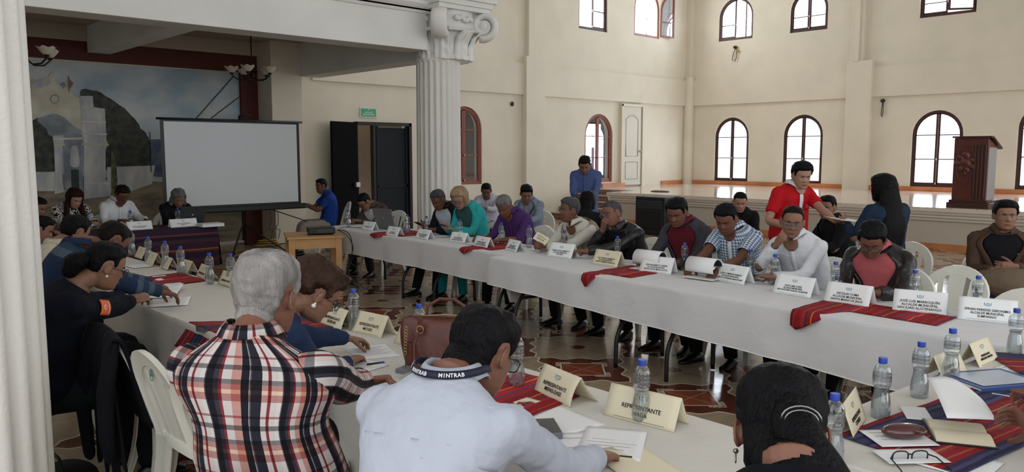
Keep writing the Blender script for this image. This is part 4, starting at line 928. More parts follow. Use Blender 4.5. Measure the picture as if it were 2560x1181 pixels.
cs = empty('spectacle_case', tuple(atz(2260, 1078, .80)), radians(-42), 'dark brown oval spectacle case on a stack of pamphlets', 'case'); b = MB(); b.ell((0, 0, .0), (.078, .04, .026), 24, 14); b.build('case_body', mat('case_brown', '4a1f1e', .2, .6, var=.05, coat=.5), cs)
sh((2245, 1105), -40, 'glossy pamphlets under the spectacle case', z=.762, w=.2, l=.16, lines=3, dz=.014, cat='pamphlet', name='pamphlet'); sh((2275, 1150), -40, 'white card under the black spectacles', z=.762, w=.2, l=.12, dz=.012); sh((2355, 1150), 0, 'sheet of paper under the open notebook at right', z=.762, w=.22, l=.3, dz=.004); sh((2290, 1040), -60, 'pale folded leaflet in front of the brown hands', z=.762, w=.09, l=.16, dz=.01); sh((2540, 925), -10, 'pale card at the right edge beyond the blue folder', z=.762, w=.1, l=.15, lines=3)
# ---------------------------------------------------------------- handbag
LEA = mat('leather_brown', '57291e', .42, .45, var=.18, vscale=9, bump=.35, bscale=25); BR = mat('antique_brass', 'a8906a', .3, metal=.8)
hb = empty('handbag', tuple(atz(1112, 930, .757)), radians(-52), 'brown leather handbag with brass rings standing on the near row', 'handbag'); hb.location.z = .762; hb.scale = (1.12, 1.1, 1.22)
b = MB(); R = []
for i in range(9):
    t = i/8; z = .003+t*.2; w = .15*(1-.02*t)+.03*sin(pi*t*.8); d = .075*(1-t*.75)+.012*sin(pi*t)
    R.append([Vector((w*abs(cos(a))**.6*(1 if cos(a) > 0 else -1)+.01*t*sin(5*a), d*abs(sin(a))**.7*(1 if sin(a) > 0 else -1)+.006*sin(9*a+t*6)*(1-t), z+.012*t*cos(a*2))) for a in [2*pi*k/40 for k in range(40)]])
b.rings(R); b.build('bag_body', LEA, hb, sub=1)
for s in (-1, 1):
    b = MB(); b.tube([(-.085, s*.03, .17), (-.08, s*.04, .235), (-.03, s*.05, .262), (.03, s*.05, .262), (.08, s*.04, .235), (.085, s*.03, .17)] if s > 0 else [(-.085, -.04, .17), (-.1, -.1, .12), (-.09, -.135, .06), (-.02, -.14, .03), (.06, -.12, .07), (.085, -.04, .17)], .0065, 8, round_end=True); b.build('handle', LEA, hb)
for x in (-.085, .085):
    b = MB(); b.tube([(x+.014*cos(2*pi*k/14), -.062, .165+.014*sin(2*pi*k/14)) for k in range(14)], .0028, 6, loop=True, cap=False); b.build('ring', BR, hb)
for c_, d_ in (((.085, -.058, .185), (.022, .006, .05)), ((-.085, -.058, .185), (.022, .006, .05)), ((-.13, -.05, .07), (.03, .05, .09))): b = MB(); b.box(c_, d_); b.build('tab', LEA, hb, smooth=False, bevel=.003)
b = MB()
for k in range(9): b.tube([(-.14+.006*cos(2*pi*j/8), -.07-.002*k, .17-.011*k+.007*sin(2*pi*j/8)) for j in range(8)], .0018, 5, loop=True, cap=False)
b.build('chain', BR, hb); b = MB(); b.tube([(-.12, -.02, .205), (0, 0, .212), (.13, .01, .205)], .003, 6); b.build('zip', BR, hb)
# ---------------------------------------------------------------- laptops
def laptop(c, rz, lab, m, w=.34, d=.24, tilt=15):
    r = empty('laptop', c, radians(rz), lab, 'laptop'); b = MB(); b.box((0, 0, .012), (w, d, .022)); b.build('base', m, r, smooth=False, bevel=.004)
    b = MB(); T = Matrix.Translation((0, d/2, .022))@Matrix.Rotation(radians(-tilt), 4, 'X'); b.box((0, 0, d/2), (w, .012, d+.02), M=T); l = b.build('lid', m, r, smooth=False, bevel=.004)
    b = MB(); b.box((0, -.0065, d/2), (w*.92, .002, d*.86), M=T); b.build('screen', mat('dark_screen', '14161a', .2), l, smooth=False)
    b = MB(); b.lathe([(.012, 0), (.012, .001)], n=16, M=T@Matrix.Translation((0, .0065, d*.55))@Matrix.Rotation(-pi/2, 4, 'X')); b.build('emblem', mat('chrome_emblem', 'b8bcc0', .2, metal=.6), l)
    b = MB(); b.box((0, -.01, .0235), (w*.9, d*.5, .002)); b.build('keyboard', BLACK, r, smooth=False); return r
p = aty(480, 560, 10.72); laptop((p.x-.02, 10.85, .758), 188, 'dark laptop open in front of the grey-haired woman', mat('laptop_dark', '34363a', .35), w=.36)
p = atz(950, 575, .753); laptop((p.x+.2, p.y, .753), 98, 'grey laptop open in front of the man in the brown jacket', mat('laptop_grey', '7b7d80', .35, metal=.3), w=.36, d=.25)
# ---------------------------------------------------------------- projector table, projector and cables
PINE = mat('pine_wood', 'c39662', .5, .4, var=.16, vscale=3, stretch=(1, 6, 1))
pt = empty('wooden_table', (4.98, 8.93, 0), radians(-24), 'small light wooden table holding the projector', 'table')
w, d, h = .64, .68, .72
b = MB(); b.box((0, 0, h-.012), (w+.03, d+.03, .026)); b.build('table_top', PINE, pt, smooth=False, bevel=.004)
b = MB()
for s in (-1, 1): b.box((0, s*(d/2-.02), h-.085), (w-.1, .022, .12)); b.box((s*(w/2-.02), 0, h-.085), (.022, d-.1, .12))
b.build('apron', PINE, pt, smooth=False)
for sx in (-1, 1):
    for sy in (-1, 1): b = MB(); b.box((sx*(w/2-.04), sy*(d/2-.04), (h-.025)/2), (.075, .075, h-.025)); b.build('leg', PINE, pt, smooth=False, bevel=.003)
pj = empty('projector', (5.05, 8.85, .722), radians(-24), 'black projector on the small wooden table', 'projector')
b = MB(); b.box((0, 0, .052), (.33, .25, .08)); b.build('housing', mat('projector_black', '1a1b1f', .35), pj, smooth=False, bevel=.012)
b = MB(); b.lathe([(.03, 0), (.034, .01), (.034, .03), (.026, .034)], n=20, M=Matrix.Translation((-.08, .12, .055))@Matrix.Rotation(-pi/2, 4, 'X')); b.build('lens', BLACK, pj)
b = MB(); b.box((.05, 0, .0935), (.12, .1, .004)); b.box((.04, -.126, .05), (.2, .004, .05)); b.build('vent', mat('grey_plastic', '3a3b40', .5), pj, smooth=False)
for sx in (-1, 1):
    b = MB(); b.lathe([(.012, 0), (.012, .014)], (sx*.13, -.09, 0), 10); b.build('foot', BLACK, pj)
def cable(pts, r, lab, m=BLACK, cat='cable', name='cable', sm=3):
    P = [Vector(p) for p in pts]
    for _ in range(sm):
        Q = [P[0]]
        for i in range(len(P)-1): Q += [P[i].lerp(P[i+1], .25), P[i].lerp(P[i+1], .75)]
        Q.append(P[-1]); P = Q
    b = MB(); b.tube(P, r, 6); o = b.build(name, m); return tag(o, lab, cat)
a = Vector((5.17, 8.66, .78)); cable([a, a+Vector((.06, -.1, 0)), (5.28, 8.5, .70), (5.30, 8.52, .45), (5.24, 8.56, .25), (5.32, 8.5, .1), (5.3, 8.45, .01), (5.1, 8.3, .008)], .006, 'black cable hanging from the projector beside the table leg')
cable([a, (5.22, 8.52, .74), (5.30, 8.46, .55), (5.2, 8.5, .4), (5.34, 8.42, .3), (5.27, 8.44, .15), (5.4, 8.3, .01), (5.7, 8.2, .008)], .005, 'second black cable hanging in loops from the projector')
cable([(5.22, 8.7, .79), (5.4, 8.9, .78), (5.5, 9.1, .765), (5.6, 9.0, .762), (5.75, 8.7, .76)], .004, 'black cable running from the projector onto the white cloth')
cable([(5.3, 8.44, .008), (5.6, 8.8, .008), (5.45, 9.6, .008), (5.8, 10.4, .008), (6.4, 11.2, .008), (6.6, 12.6, .01)], .006, 'black cable on the tiled floor toward the screen')
YEL = mat('yellow_cable', 'b08a3a', .5)
pc = atz(668, 617, 0)
cable([pc+Vector((.28*cos(t*.9)*(1-.02*t), .13*sin(t*.9), .012+.006*t)) for t in range(22)], .011, 'coiled yellow extension cable on the floor beneath the screen', YEL)
pc = atz(690, 603, 0)
cable([pc+Vector((.4*cos(t*.8)*(1-.02*t), .2*sin(t*.8), .012+.006*t)) for t in range(20)], .009, 'tangle of black cables on the floor by the pier')
for k, (x0, lab) in enumerate(((676, 'thin black cable hanging down the wall, left one'), (694, 'thin black cable hanging down the wall, right one'))):
    P0 = aty(x0, 528, YP-.04); P1 = aty(x0+3, 560, YP-.05); P2 = aty(x0-6, 572, YP-.05); P3 = aty(x0+6, 575, YP-.05); P4 = aty(x0+2, 598, YP-.05); cable([P0, P1, P2, P3, P1+Vector((.03, 0, -.1)), P4], .006, lab)
# ---------------------------------------------------------------- projection screen
ps = empty('projection_screen', (5.6, 12.0, 0), 0, 'white projection screen with black border on a tripod', 'projection screen')
A_, B_, C_, D_ = [aty(*q, 12.0)-Vector(ps.location) for q in ((398, 300), (748, 304), (751, 512), (411, 528))]
x0, x1 = (A_.x+D_.x)/2, (B_.x+C_.x)/2; z1 = (A_.z+B_.z)/2; z0 = (C_.z+D_.z)/2
b = MB(); b.box(((x0+x1)/2, 0, (z0+z1)/2), (x1-x0, .006, z1-z0)); b.build('border', BLACK, ps, smooth=False)
b = MB(); b.box(((x0+x1)/2, -.006, (z0+z1)/2+.01), (x1-x0-.1, .004, z1-z0-.09)); b.build('screen_fabric', mat('screen_white', 'd3d6d8', .8, var=.01), ps, smooth=False)
b = MB(); b.tube([(x0-.05, 0, z1+.005), (x1+.06, 0, z1+.005)], .018, 10); b.build('top_bar', BLACK, ps); b = MB(); b.box(((x0+x1)/2+.03, 0, z0-.02), (x1-x0+.12, .09, .09)); b.build('case', BLACK, ps, smooth=False, bevel=.02)
xm = (x0+x1)/2+.12; b = MB(); b.tube([(xm, .05, .35), (xm, .05, z1+.08)], .018, 10); b.tube([(xm, .05, z1+.08), (xm+.16, .0, z1+.10)], .016, 8); b.build('pole', BLACK, ps)
for k, (dx, dy) in enumerate(((-.42, -.35), (.75, -.38), (.02, .5))):
    b = MB(); b.tube([(xm, .05, .62), (xm+dx, .05+dy, .012)], .012, 8); b.tube([(xm, .05, .3), (xm+dx*.55, .05+dy*.55, .28)], .008, 6); b.build('leg', BLACK, ps)
b = MB(); b.tube([(x1-.6, .02, z0-.03), (x1+.05, -.1, z0-.28)], .01, 6); b.build('brace', BLACK, ps)
# ---------------------------------------------------------------- chandeliers
SHD = mat('frosted_shade', 'd8cfbd', .5, .4, var=.05); IRON = mat('dark_iron', '2c2018', .45, metal=.5)
def chandelier(c, ztop, lab, r=.33, rot=0):
    root = empty('chandelier', c, rot, lab, 'chandelier'); h = ztop-c[2]
    b = MB(); b.tube([(0, 0, h), (0, 0, .02)], .011, 8); b.lathe([(.06, h-.005), (.055, h-.03), (.015, h-.07)], n=16); b.lathe([(.01, -.08), (.04, -.06), (.05, -.03), (.025, 0), (.02, .08), (.012, .12)], n=16); b.build('stem', IRON, root)
    for k in range(5):
        a = 2*pi*k/5+.3; u = Vector((cos(a), sin(a), 0)); b = MB(); b.tube([Vector((0, 0, -.02)), u*r*.35+Vector((0, 0, -.10)), u*r*.75+Vector((0, 0, -.09)), u*r+Vector((0, 0, -.02)), u*r+Vector((0, 0, .0))], .011, 8); b.lathe([(.03, -.01), (.035, .005), (.02, .02)], tuple(u*r), 12); ar = b.build('arm', IRON, root)
        b = MB(); R = []
        for t in range(7):
            q = t/6; rad = .03+.085*q**.8; R.append([u*r+Vector((cos(2*pi*j/24)*rad*(1+.05*cos(6*2*pi*j/24)*q), sin(2*pi*j/24)*rad*(1+.05*cos(6*2*pi*j/24)*q), .015+.10*q+.012*q*cos(6*2*pi*j/24))) for j in range(24)])
        b.rings(R, cap=False); o = b.build('shade', SHD, ar); s = o.modifiers.new('t', 'SOLIDIFY'); s.thickness = .005
p = aty(630, 186, 13.1); chandelier((p.x, 13.1, p.z), 3.82, 'five-armed chandelier with frosted glass shades hanging above the screen')
p = aty(62, 142, 12.0); chandelier((p.x, 12.0, p.z), 3.82, 'chandelier with frosted glass shades half hidden by the near column')
# ---------------------------------------------------------------- exit sign, camera, wall bits
ex = empty('exit_sign', tuple(aty(921, 282, YA-.02)), 0, 'green and white emergency exit sign above the black doors', 'sign')
b = MB(); b.box((0, 0, 0), (.42, .012, .21)); b.build('sign_plate', mat('sign_white', 'd2d8cc', .5), ex, smooth=False); b = MB(); b.box((0, -.008, 0), (.38, .004, .17)); b.build('green_panel', mat('sign_green', '4fa680', .5), ex, smooth=False)
SW = mat('sign_mark_white', 'dfe8dd', .6, var=0); Mx = Matrix(((1, 0, 0, 0), (0, 0, -1, -.012), (0, 1, 0, 0), (0, 0, 0, 1)))
textmesh('RUTA DE\nEVACUACION', .045, SW, ex, Matrix.Translation((0, 0, -.02))@Mx, bold=.001)
b = MB(); b.ell((0, -.012, .065), (.014, .003, .014)); b.build('pictogram', SW, ex)
def bit(name, p, lab, cat, r=(.05, .03, .06)):
    e = empty(name, tuple(p), 0, lab, cat); b = MB(); b.ell((0, 0, 0), r, 12, 8); b.build('housing', BLACK, e); return e
bit('wall_sensor', aty(1281, 260, YA-.03), 'small dark round fitting on the wall left of the arched window', 'wall fitting')
def wires(p, lab, ax, s=1, yel=True):
    e = empty('wire_tangle', tuple(p), 0, lab, 'wires'); b = MB(); ax = Vector(ax)
    b.tube([ax*.0, ax*.05*s+Vector((0, 0, -.05)), ax*.06*s+Vector((0, 0, -.3)), ax*.0+Vector((0, 0, -.42)), ax*-.09*s+Vector((0, 0, -.38)), ax*-.06*s+Vector((0, 0, -.2)), ax*.02*s+Vector((0, 0, -.02))], .01, 6); b.ell((0, 0, .0), (.06, .06, .05)); b.build('wire_bundle', BLACK, e)
    if yel: b = MB(); b.ell(ax*.08+Vector((0, 0, -.12)), (.04, .04, .04)); b.build('junction', YEL, e)
wires(atx(1838, 118, XB-.05), 'loop of loose wires hanging under the upper window', (0, -1, 0)); wires(atx(2207, 252, XB-.05), 'short dark wire stub on the wall above the stage', (0, -1, 0), .3, False)
# ---------------------------------------------------------------- lectern
LW = mat('lectern_wood', '5a2c22', .3, .5, var=.2, vscale=5, stretch=(1, 1, .25)); LWD = mat('lectern_dark', '3e1f19', .35, .5, var=.1); LWP = mat('lectern_side', '9ea2a8', .25, .6, var=.08)
pl0 = atz(2385, 517, ZS); pl1 = atz(2478, 518, ZS); cy = (pl0.y+pl1.y)/2; lx = XS+.28
a0 = atx(2378, 500, lx); a1 = atx(2463, 500, lx); cy = (a0.y+a1.y)/2; lw = a0.y-a1.y; dp = .5; lh = atx(2420, 345, lx).z-ZS
le = empty('lectern', (lx+dp/2, cy, ZS), 0, 'dark carved wooden lectern standing on the stage edge', 'lectern')
b = MB(); b.box((0, 0, .05), (dp+.1, lw+.14, .1)); b.box((0, 0, .12), (dp+.05, lw+.08, .05)); b.build('plinth', LWD, le, smooth=False, bevel=.01)
b = MB(); b.rings([[Vector((-dp/2, -lw/2, .14)), Vector((dp/2, -lw/2, .14)), Vector((dp/2, lw/2, .14)), Vector((-dp/2, lw/2, .14))], [Vector((-dp/2, -lw/2, lh)), Vector((dp/2, -lw/2, lh-.14)), Vector((dp/2, lw/2, lh-.14)), Vector((-dp/2, lw/2, lh))]]); b.build('cabinet', LW, le, smooth=False, bevel=.006)
b = MB(); R = [[Vector((-dp/2-.03, -lw/2-.05, lh)), Vector((-dp/2-.03, lw/2+.03, lh)), Vector((-dp/2-.03, lw/2+.03, lh+.03)), Vector((-dp/2-.03, -lw/2-.05, lh+.03))], [Vector((-dp/2+.1, -lw/2-.05, lh)), Vector((-dp/2+.1, lw/2+.03, lh)), Vector((-dp/2+.1, lw/2+.03, lh+.03)), Vector((-dp/2+.1, -lw/2-.05, lh+.03))], [Vector((dp/2+.14, -lw/2-.05, lh-.2)), Vector((dp/2+.14, lw/2+.03, lh-.2)), Vector((dp/2+.14, lw/2+.03, lh-.17)), Vector((dp/2+.14, -lw/2-.05, lh-.17))]]
b.rings(R); b.build('slanted_top', LWD, le, smooth=False)
b = MB()
for k in range(4): b.box((-dp/2-.012, -lw/2+.035+k*.055, .18+(lh-.3)/2), (.03, .03, lh-.3))
b.build('pilaster', LWD, le, smooth=False, bevel=.008)
b = MB()
cyr = lw*.14; b.tube([(-dp/2-.004, cyr+lw*.27*cos(2*pi*k/40), lh*.62+.34*sin(2*pi*k/40)) for k in range(40)], .012, 6, cap=False, loop=True)
b.ell((-dp/2-.01, cyr, lh*.76), (.03, .07, .07)); 
for k in range(7): a = k*2*pi/7; b.ell((-dp/2-.008, cyr+.12*cos(a), lh*.64+.12*sin(a)), (.025, .07, .05), M=Matrix.Rotation(a, 3, 'X'))
b.ell((-dp/2-.01, cyr, lh*.64), (.03, .1, .1)); b.ell((-dp/2-.008, cyr, lh*.5), (.02, .03, .06)); b.build('carved_crest', LW, le)
b = MB(); b.box((0, -lw/2-.004, .15+(lh-.32)/2), (dp-.06, .006, lh-.32)); b.build('side_panel', LWP, le, smooth=False)
# ---------------------------------------------------------------- loudspeaker under the stage lip
p0 = atz(1640, 640, 0); sx_ = 13.6; q0 = atx(1588, 500, sx_); q1 = atx(1662, 500, sx_); zt = atx(1625, 492, sx_).z
spk = empty('loudspeaker', (sx_+.25, (q0.y+q1.y)/2, 0), 0, 'large black loudspeaker standing on the floor before the stage', 'loudspeaker'); ws = q0.y-q1.y
b = MB(); b.box((0, 0, zt/2), (.5, ws, zt)); b.build('cabinet', mat('speaker_black', '17181b', .5), spk, smooth=False, bevel=.03)
b = MB(); b.box((-.255, 0, zt*.78), (.02, ws*.8, zt*.22)); b.build('horn', mat('speaker_horn', '2a2e36', .25, .6), spk, smooth=False, bevel=.01); b = MB(); b.box((-.255, 0, zt*.4), (.02, ws*.85, zt*.5)); b.build('grille', BLACK, spk, smooth=False, bevel=.01)
cl = bit('cloth_scrap', atz(1650, 479, ZS+.01), 'small dark rag left on the stage edge', 'rag', (.15, .28, .03))
# ---------------------------------------------------------------- jacket over the chair, cap bag, dark bag
JK = cloth('jacket_black_cloth', '0e0f16', rough=.95)
c, hh = FGP[0]; jt = empty('hung_jacket', (c.x, c.y, 0), radians(hh), 'black jacket draped over the back of a white plastic chair', 'jacket'); jt.scale = (1.12, 1.22, 1.03)
b = MB(); R = []
prof = [(-.20, .40), (-.235, .52), (-.27, .68), (-.29, .80), (-.305, .873), (-.335, .885), (-.36, .86), (-.37, .78), (-.36, .6), (-.35, .42), (-.345, .28), (-.34, .20)]
for i, (x, z) in enumerate(prof):
    row = []
    for j in range(17):
        y = (j/16-.5)*(.40+(.08*max(0, (.8-z)) if i > 5 else 0)); dz = (-.03*(y/.2)**2 if i in (4, 5) else 0)
        lo = .10*sin(j*1.1) if i >= 10 else 0
        row.append(Vector((x-.012*sin(j*1.7+i*.4)*(i > 5), y, z+dz+lo)))
    R.append(row)
b.rings(R, closed=False, cap=False); o = b.build('jacket_cloth', JK, jt, sub=1); s = o.modifiers.new('t', 'SOLIDIFY'); s.thickness = .012
for s in (-1, 1):
    b = MB(); b.tube([(-.345, s*.16, .80), (-.385, s*.19, .6), (-.39, s*.2, .4), (-.38, s*.19, .2 if s > 0 else .32)], [.05, .055, .05, .042], 12, flat=.6, round_end=True); b.build('sleeve', JK, jt)
c, hh = FGP[1]; bg = empty('backpack', (c.x+.02, c.y-.08, .45), radians(40), 'small dark backpack with a pale mark on the seat of the empty white chair', 'backpack')
b = MB(); b.ell((0, 0, .13), (.11, .075, .15), 20, 12); b.build('bag_body', mat('bag_navy', '12141e', .8), bg, sub=1); b = MB(); b.tube([(-.105+.0*k, .018*cos(2*pi*k/12), .13+.022*sin(2*pi*k/12)) for k in range(12)], .003, 5, loop=True, cap=False); b.build('emblem', mat('mark_pale', 'c8c8c4', .5), bg)
p = atz(170, 1172, .12); b2 = empty('handbag', (p.x, p.y, 0), 0, 'black bag on the floor at the foot of the near column', 'bag'); b = MB(); b.ell((0, 0, .07), (.14, .2, .075), 20, 12); b.build('bag_body', mat('bag_black', '0c0c0e', .7), b2)
b = MB(); b.tube([(-.05, -.1, .12), (-.05, -.05, .2), (-.05, .05, .2), (-.05, .1, .12)], .008, 8); b.build('handle', BLACK, b2)
# ================================================================ PEOPLE
def lerp_tab(tab, x):
    if x <= tab[0][0]: return tab[0][1]
    for (a, va), (c, vc) in zip(tab, tab[1:]):
        if x <= c: t = (x-a)/(c-a); t = t*t*(3-2*t)*.5+t*.5; return va+(vc-va)*t
    return tab[-1][1]
def g(x): return exp(-x*x)
ZT = [-.118, -.110, -.095, -.075, -.05, -.02, .01, .04, .07, .095, .110, .118]
YF = list(zip(ZT, [.035, .070, .084, .086, .088, .088, .086, .089, .083, .064, .036, .004]))
YBK = list(zip(ZT, [-.0, -.012, -.03, -.045, -.06, -.082, -.096, -.100, -.094, -.076, -.05, -.012]))
XW = list(zip(ZT, [.012, .034, .051, .061, .068, .073, .0755, .0755, .071, .058, .04, .01]))
def head_ring(z, n, feat=True, fem=0, off=0.0, wide=1.0):
    yf, yb, xw = lerp_tab(YF, z), lerp_tab(YBK, z), lerp_tab(XW, z)*wide
    if fem and z < -.02: xw *= .95
    cy = (yf+yb)/2; hy = (yf-yb)/2; out = []
    for i in range(n):
        t = 2*pi*i/n; c, s = cos(t), sin(t); e = 2.25
        x = xw*abs(s)**(2/e)*(1 if s > 0 else -1); y = cy+hy*abs(c)**(2/e)*(1 if c > 0 else -1)
        if feat and y > .02:
            f = 1.0
            if z < .014 and z > -.045:
                pr = min(1, max(0, (.014-z)/.040)) if z > -.026 else max(0, 1-(-.026-z)/.012)
                y += (.025-.003*fem)*pr*g(x/.0105); y += .008*g((z+.026)/.008)*g((abs(x)-.011)/.006)
            y -= .011*g((abs(x)-.031)/.015)*g((z-.008)/.011); y += .004*g((z-.027)/.007)*g(x/.045)
            y += .006*g(x/.02)*g((z+.055)/.006)+.006*g(x/.018)*g((z+.066)/.006)-.003*g(x/.022)*g((z+.0605)/.003); y += .006*g(x/.02)*g((z+.098)/.012); y -= .004*g(x/.02)*g((z+.079)/.006)
            y += .004*g((abs(x)-.04)/.018)*g((z+.022)/.016)
        if off:
            l = sqrt(x*x+(y-cy)**2) or 1; x += x/l*off; y += (y-cy)/l*off
        out.append((x, y, z))
    return out
HZ = [-.1175, -.113, -.106, -.098, -.09, -.082, -.075, -.069, -.064, -.059, -.054, -.048, -.042, -.036, -.031, -.026, -.02, -.013, -.006, .001, .008, .015, .022, .03, .04, .052, .064, .076, .087, .097, .106, .113, .117]
def hairline(y, back=-.07, front=.062):
    return lerp_tab([(-.1, back), (-.04, back+.02), (-.034, .0), (-.026, .030), (.012, .034), (.02, .0), (.030, -.004), (.036, .045), (.06, front-.006), (.095, front)], y)
def ik(S, W, l1, l2, pole):
    d = W-S; D = d.length; m = (l1+l2)*.995
    if D > m: W = S+d*(m/D); D = m; d = W-S
    a = (l1*l1-l2*l2+D*D)/(2*D); h = sqrt(max(0, l1*l1-a*a)); n = d/D; p = pole-n*pole.dot(n)
    p = p.normalized() if p.length > 1e-5 else Vector((0, 0, -1))
    return S+n*a+p*h, W
def smoothpath(P, k=5):
    """catmull-rom through points"""
    P = [Vector(p) for p in P]; Q = []
    for i in range(len(P)-1):
        p0, p1, p2, p3 = P[max(i-1, 0)], P[i], P[i+1], P[min(i+2, len(P)-1)]
        for j in range(k):
            t = j/k; Q.append(.5*((2*p1)+(p2-p0)*t+(2*p0-5*p1+4*p2-p3)*t*t+(3*p1-p0-3*p2+p3)*t**3))
    Q.append(P[-1]); return Q
def smoothval(V, k=5):
    out = []
    for i in range(len(V)-1):
        for j in range(k): t = j/k; out.append(V[i]+(V[i+1]-V[i])*(t*t*(3-2*t)))
    out.append(V[-1]); return out
def hand(b, W, fd, pn, side, curl=.4, sc=1.0, spread=.06, thumb=.5, cl=None):
    """side +1 right hand; fd finger direction, pn palm normal"""
    Y = fd.normalized(); Z = -(pn-Y*pn.dot(Y)).normalized(); X = Y.cross(Z); k = -side
    def T(x, y, z): return W+X*x*sc+Y*y*sc+Z*z*sc
    R = []
    for y, w, h, zo in ((-.03, .024, .021, 0), (0, .026, .019, 0), (.02, .032, .018, 0), (.05, .039, .0155, .001), (.078, .041, .013, .002), (.092, .036, .010, .001)):
        R.append([T(w*cos(2*pi*q/14), y, zo+h*sin(2*pi*q/14)) for q in range(14)])
    b.rings(R)
    for i, (x, L, r) in enumerate(((.029, .068, .0088), (.0098, .077, .0090), (-.0098, .071, .0086), (-.029, .055, .0076))):
        c = curl if cl is None else cl[i]; p = Vector((k*x, .082-.004*i, .0)); pts = [T(p.x, p.y-.02, 0), T(*p)]; a = 0; sp = k*spread*(1.2-i*.8)
        for seg, f in ((.44, .85), (.31, 1.05), (.25, .7)):
            a += c*f; p = p+Vector((sin(sp)*L*seg, cos(a)*L*seg, -sin(a)*L*seg)); pts.append(T(*p))
        b.tube(pts, [r*sc, r*sc*1.05, r*sc*.97, r*sc*.88, r*sc*.74], 8, round_end=True)
    t = thumb; p = Vector((k*.022, .015, -.006)); d = Vector((k*(.85-.35*t), .62, -.25-.55*t)).normalized(); pts = [T(*p)]; rr = [.014, .0125, .0105, .0085]
    for L, bend in ((.036, 0), (.031, .25), (.025, .3)):
        d = (d+Vector((-k*bend*.5, bend*.5, -bend*.2))).normalized(); p = p+d*L; pts.append(T(*p))
    b.tube(pts, [q*sc for q in rr], 8, round_end=True)
SKIN = {'m': mat('skin_medium', '85604d', .5, .35, var=.07, vscale=18, bump=.1, bscale=60), 'd': mat('skin_brown', '6f4838', .5, .35, var=.08, vscale=18, bump=.1, bscale=60), 'l': mat('skin_light', 'a67c69', .5, .35, var=.06, vscale=18), 'r': mat('skin_ruddy', '7d5443', .5, .35, var=.08, vscale=18)}
LIP = mat('lips', '7a4238', .45, .4, var=.05); LIPR = mat('lips_red', '8e2a34', .4, .4, var=.03); EYEW = mat('eye_white', 'd8d2ca', .3, var=0); EYEB = mat('eye_dark', '120c0a', .2, .6, var=0)
HB = hairmat('hair_black', '0d0c0f', .42); HD = hairmat('hair_dark', '17120f', .45); HGREY = hairmat('hair_grey', '6a6868', .6, .5); HWHT = hairmat('hair_white', '757270', .8, .95); HBRN = hairmat('hair_brown', '3a281f', .55, .5); HRED = hairmat('hair_auburn', '2a1511', .45); HBLD = hairmat('hair_blonde', '988064', .5, .4); HSALT = hairmat('hair_salt', '413f41', .55, .6)
SHOE = mat('shoe_black', '100e0e', .35, .5, var=.05); SHB = mat('shoe_brown', '33201a', .45, .4)
TR = {}
def trous(name, col): return cloth('trousers_'+name, col, rough=.9, bump=.5)
GL = BLACK
NPER = [0]
WRK = bpy.data.textures.new('folds', 'CLOUDS'); WRK.noise_scale = .15; WRK2 = bpy.data.textures.new('fine_folds', 'CLOUDS'); WRK2.noise_scale = .045; WRK3 = bpy.data.textures.new('locks', 'CLOUDS'); WRK3.noise_scale = .022
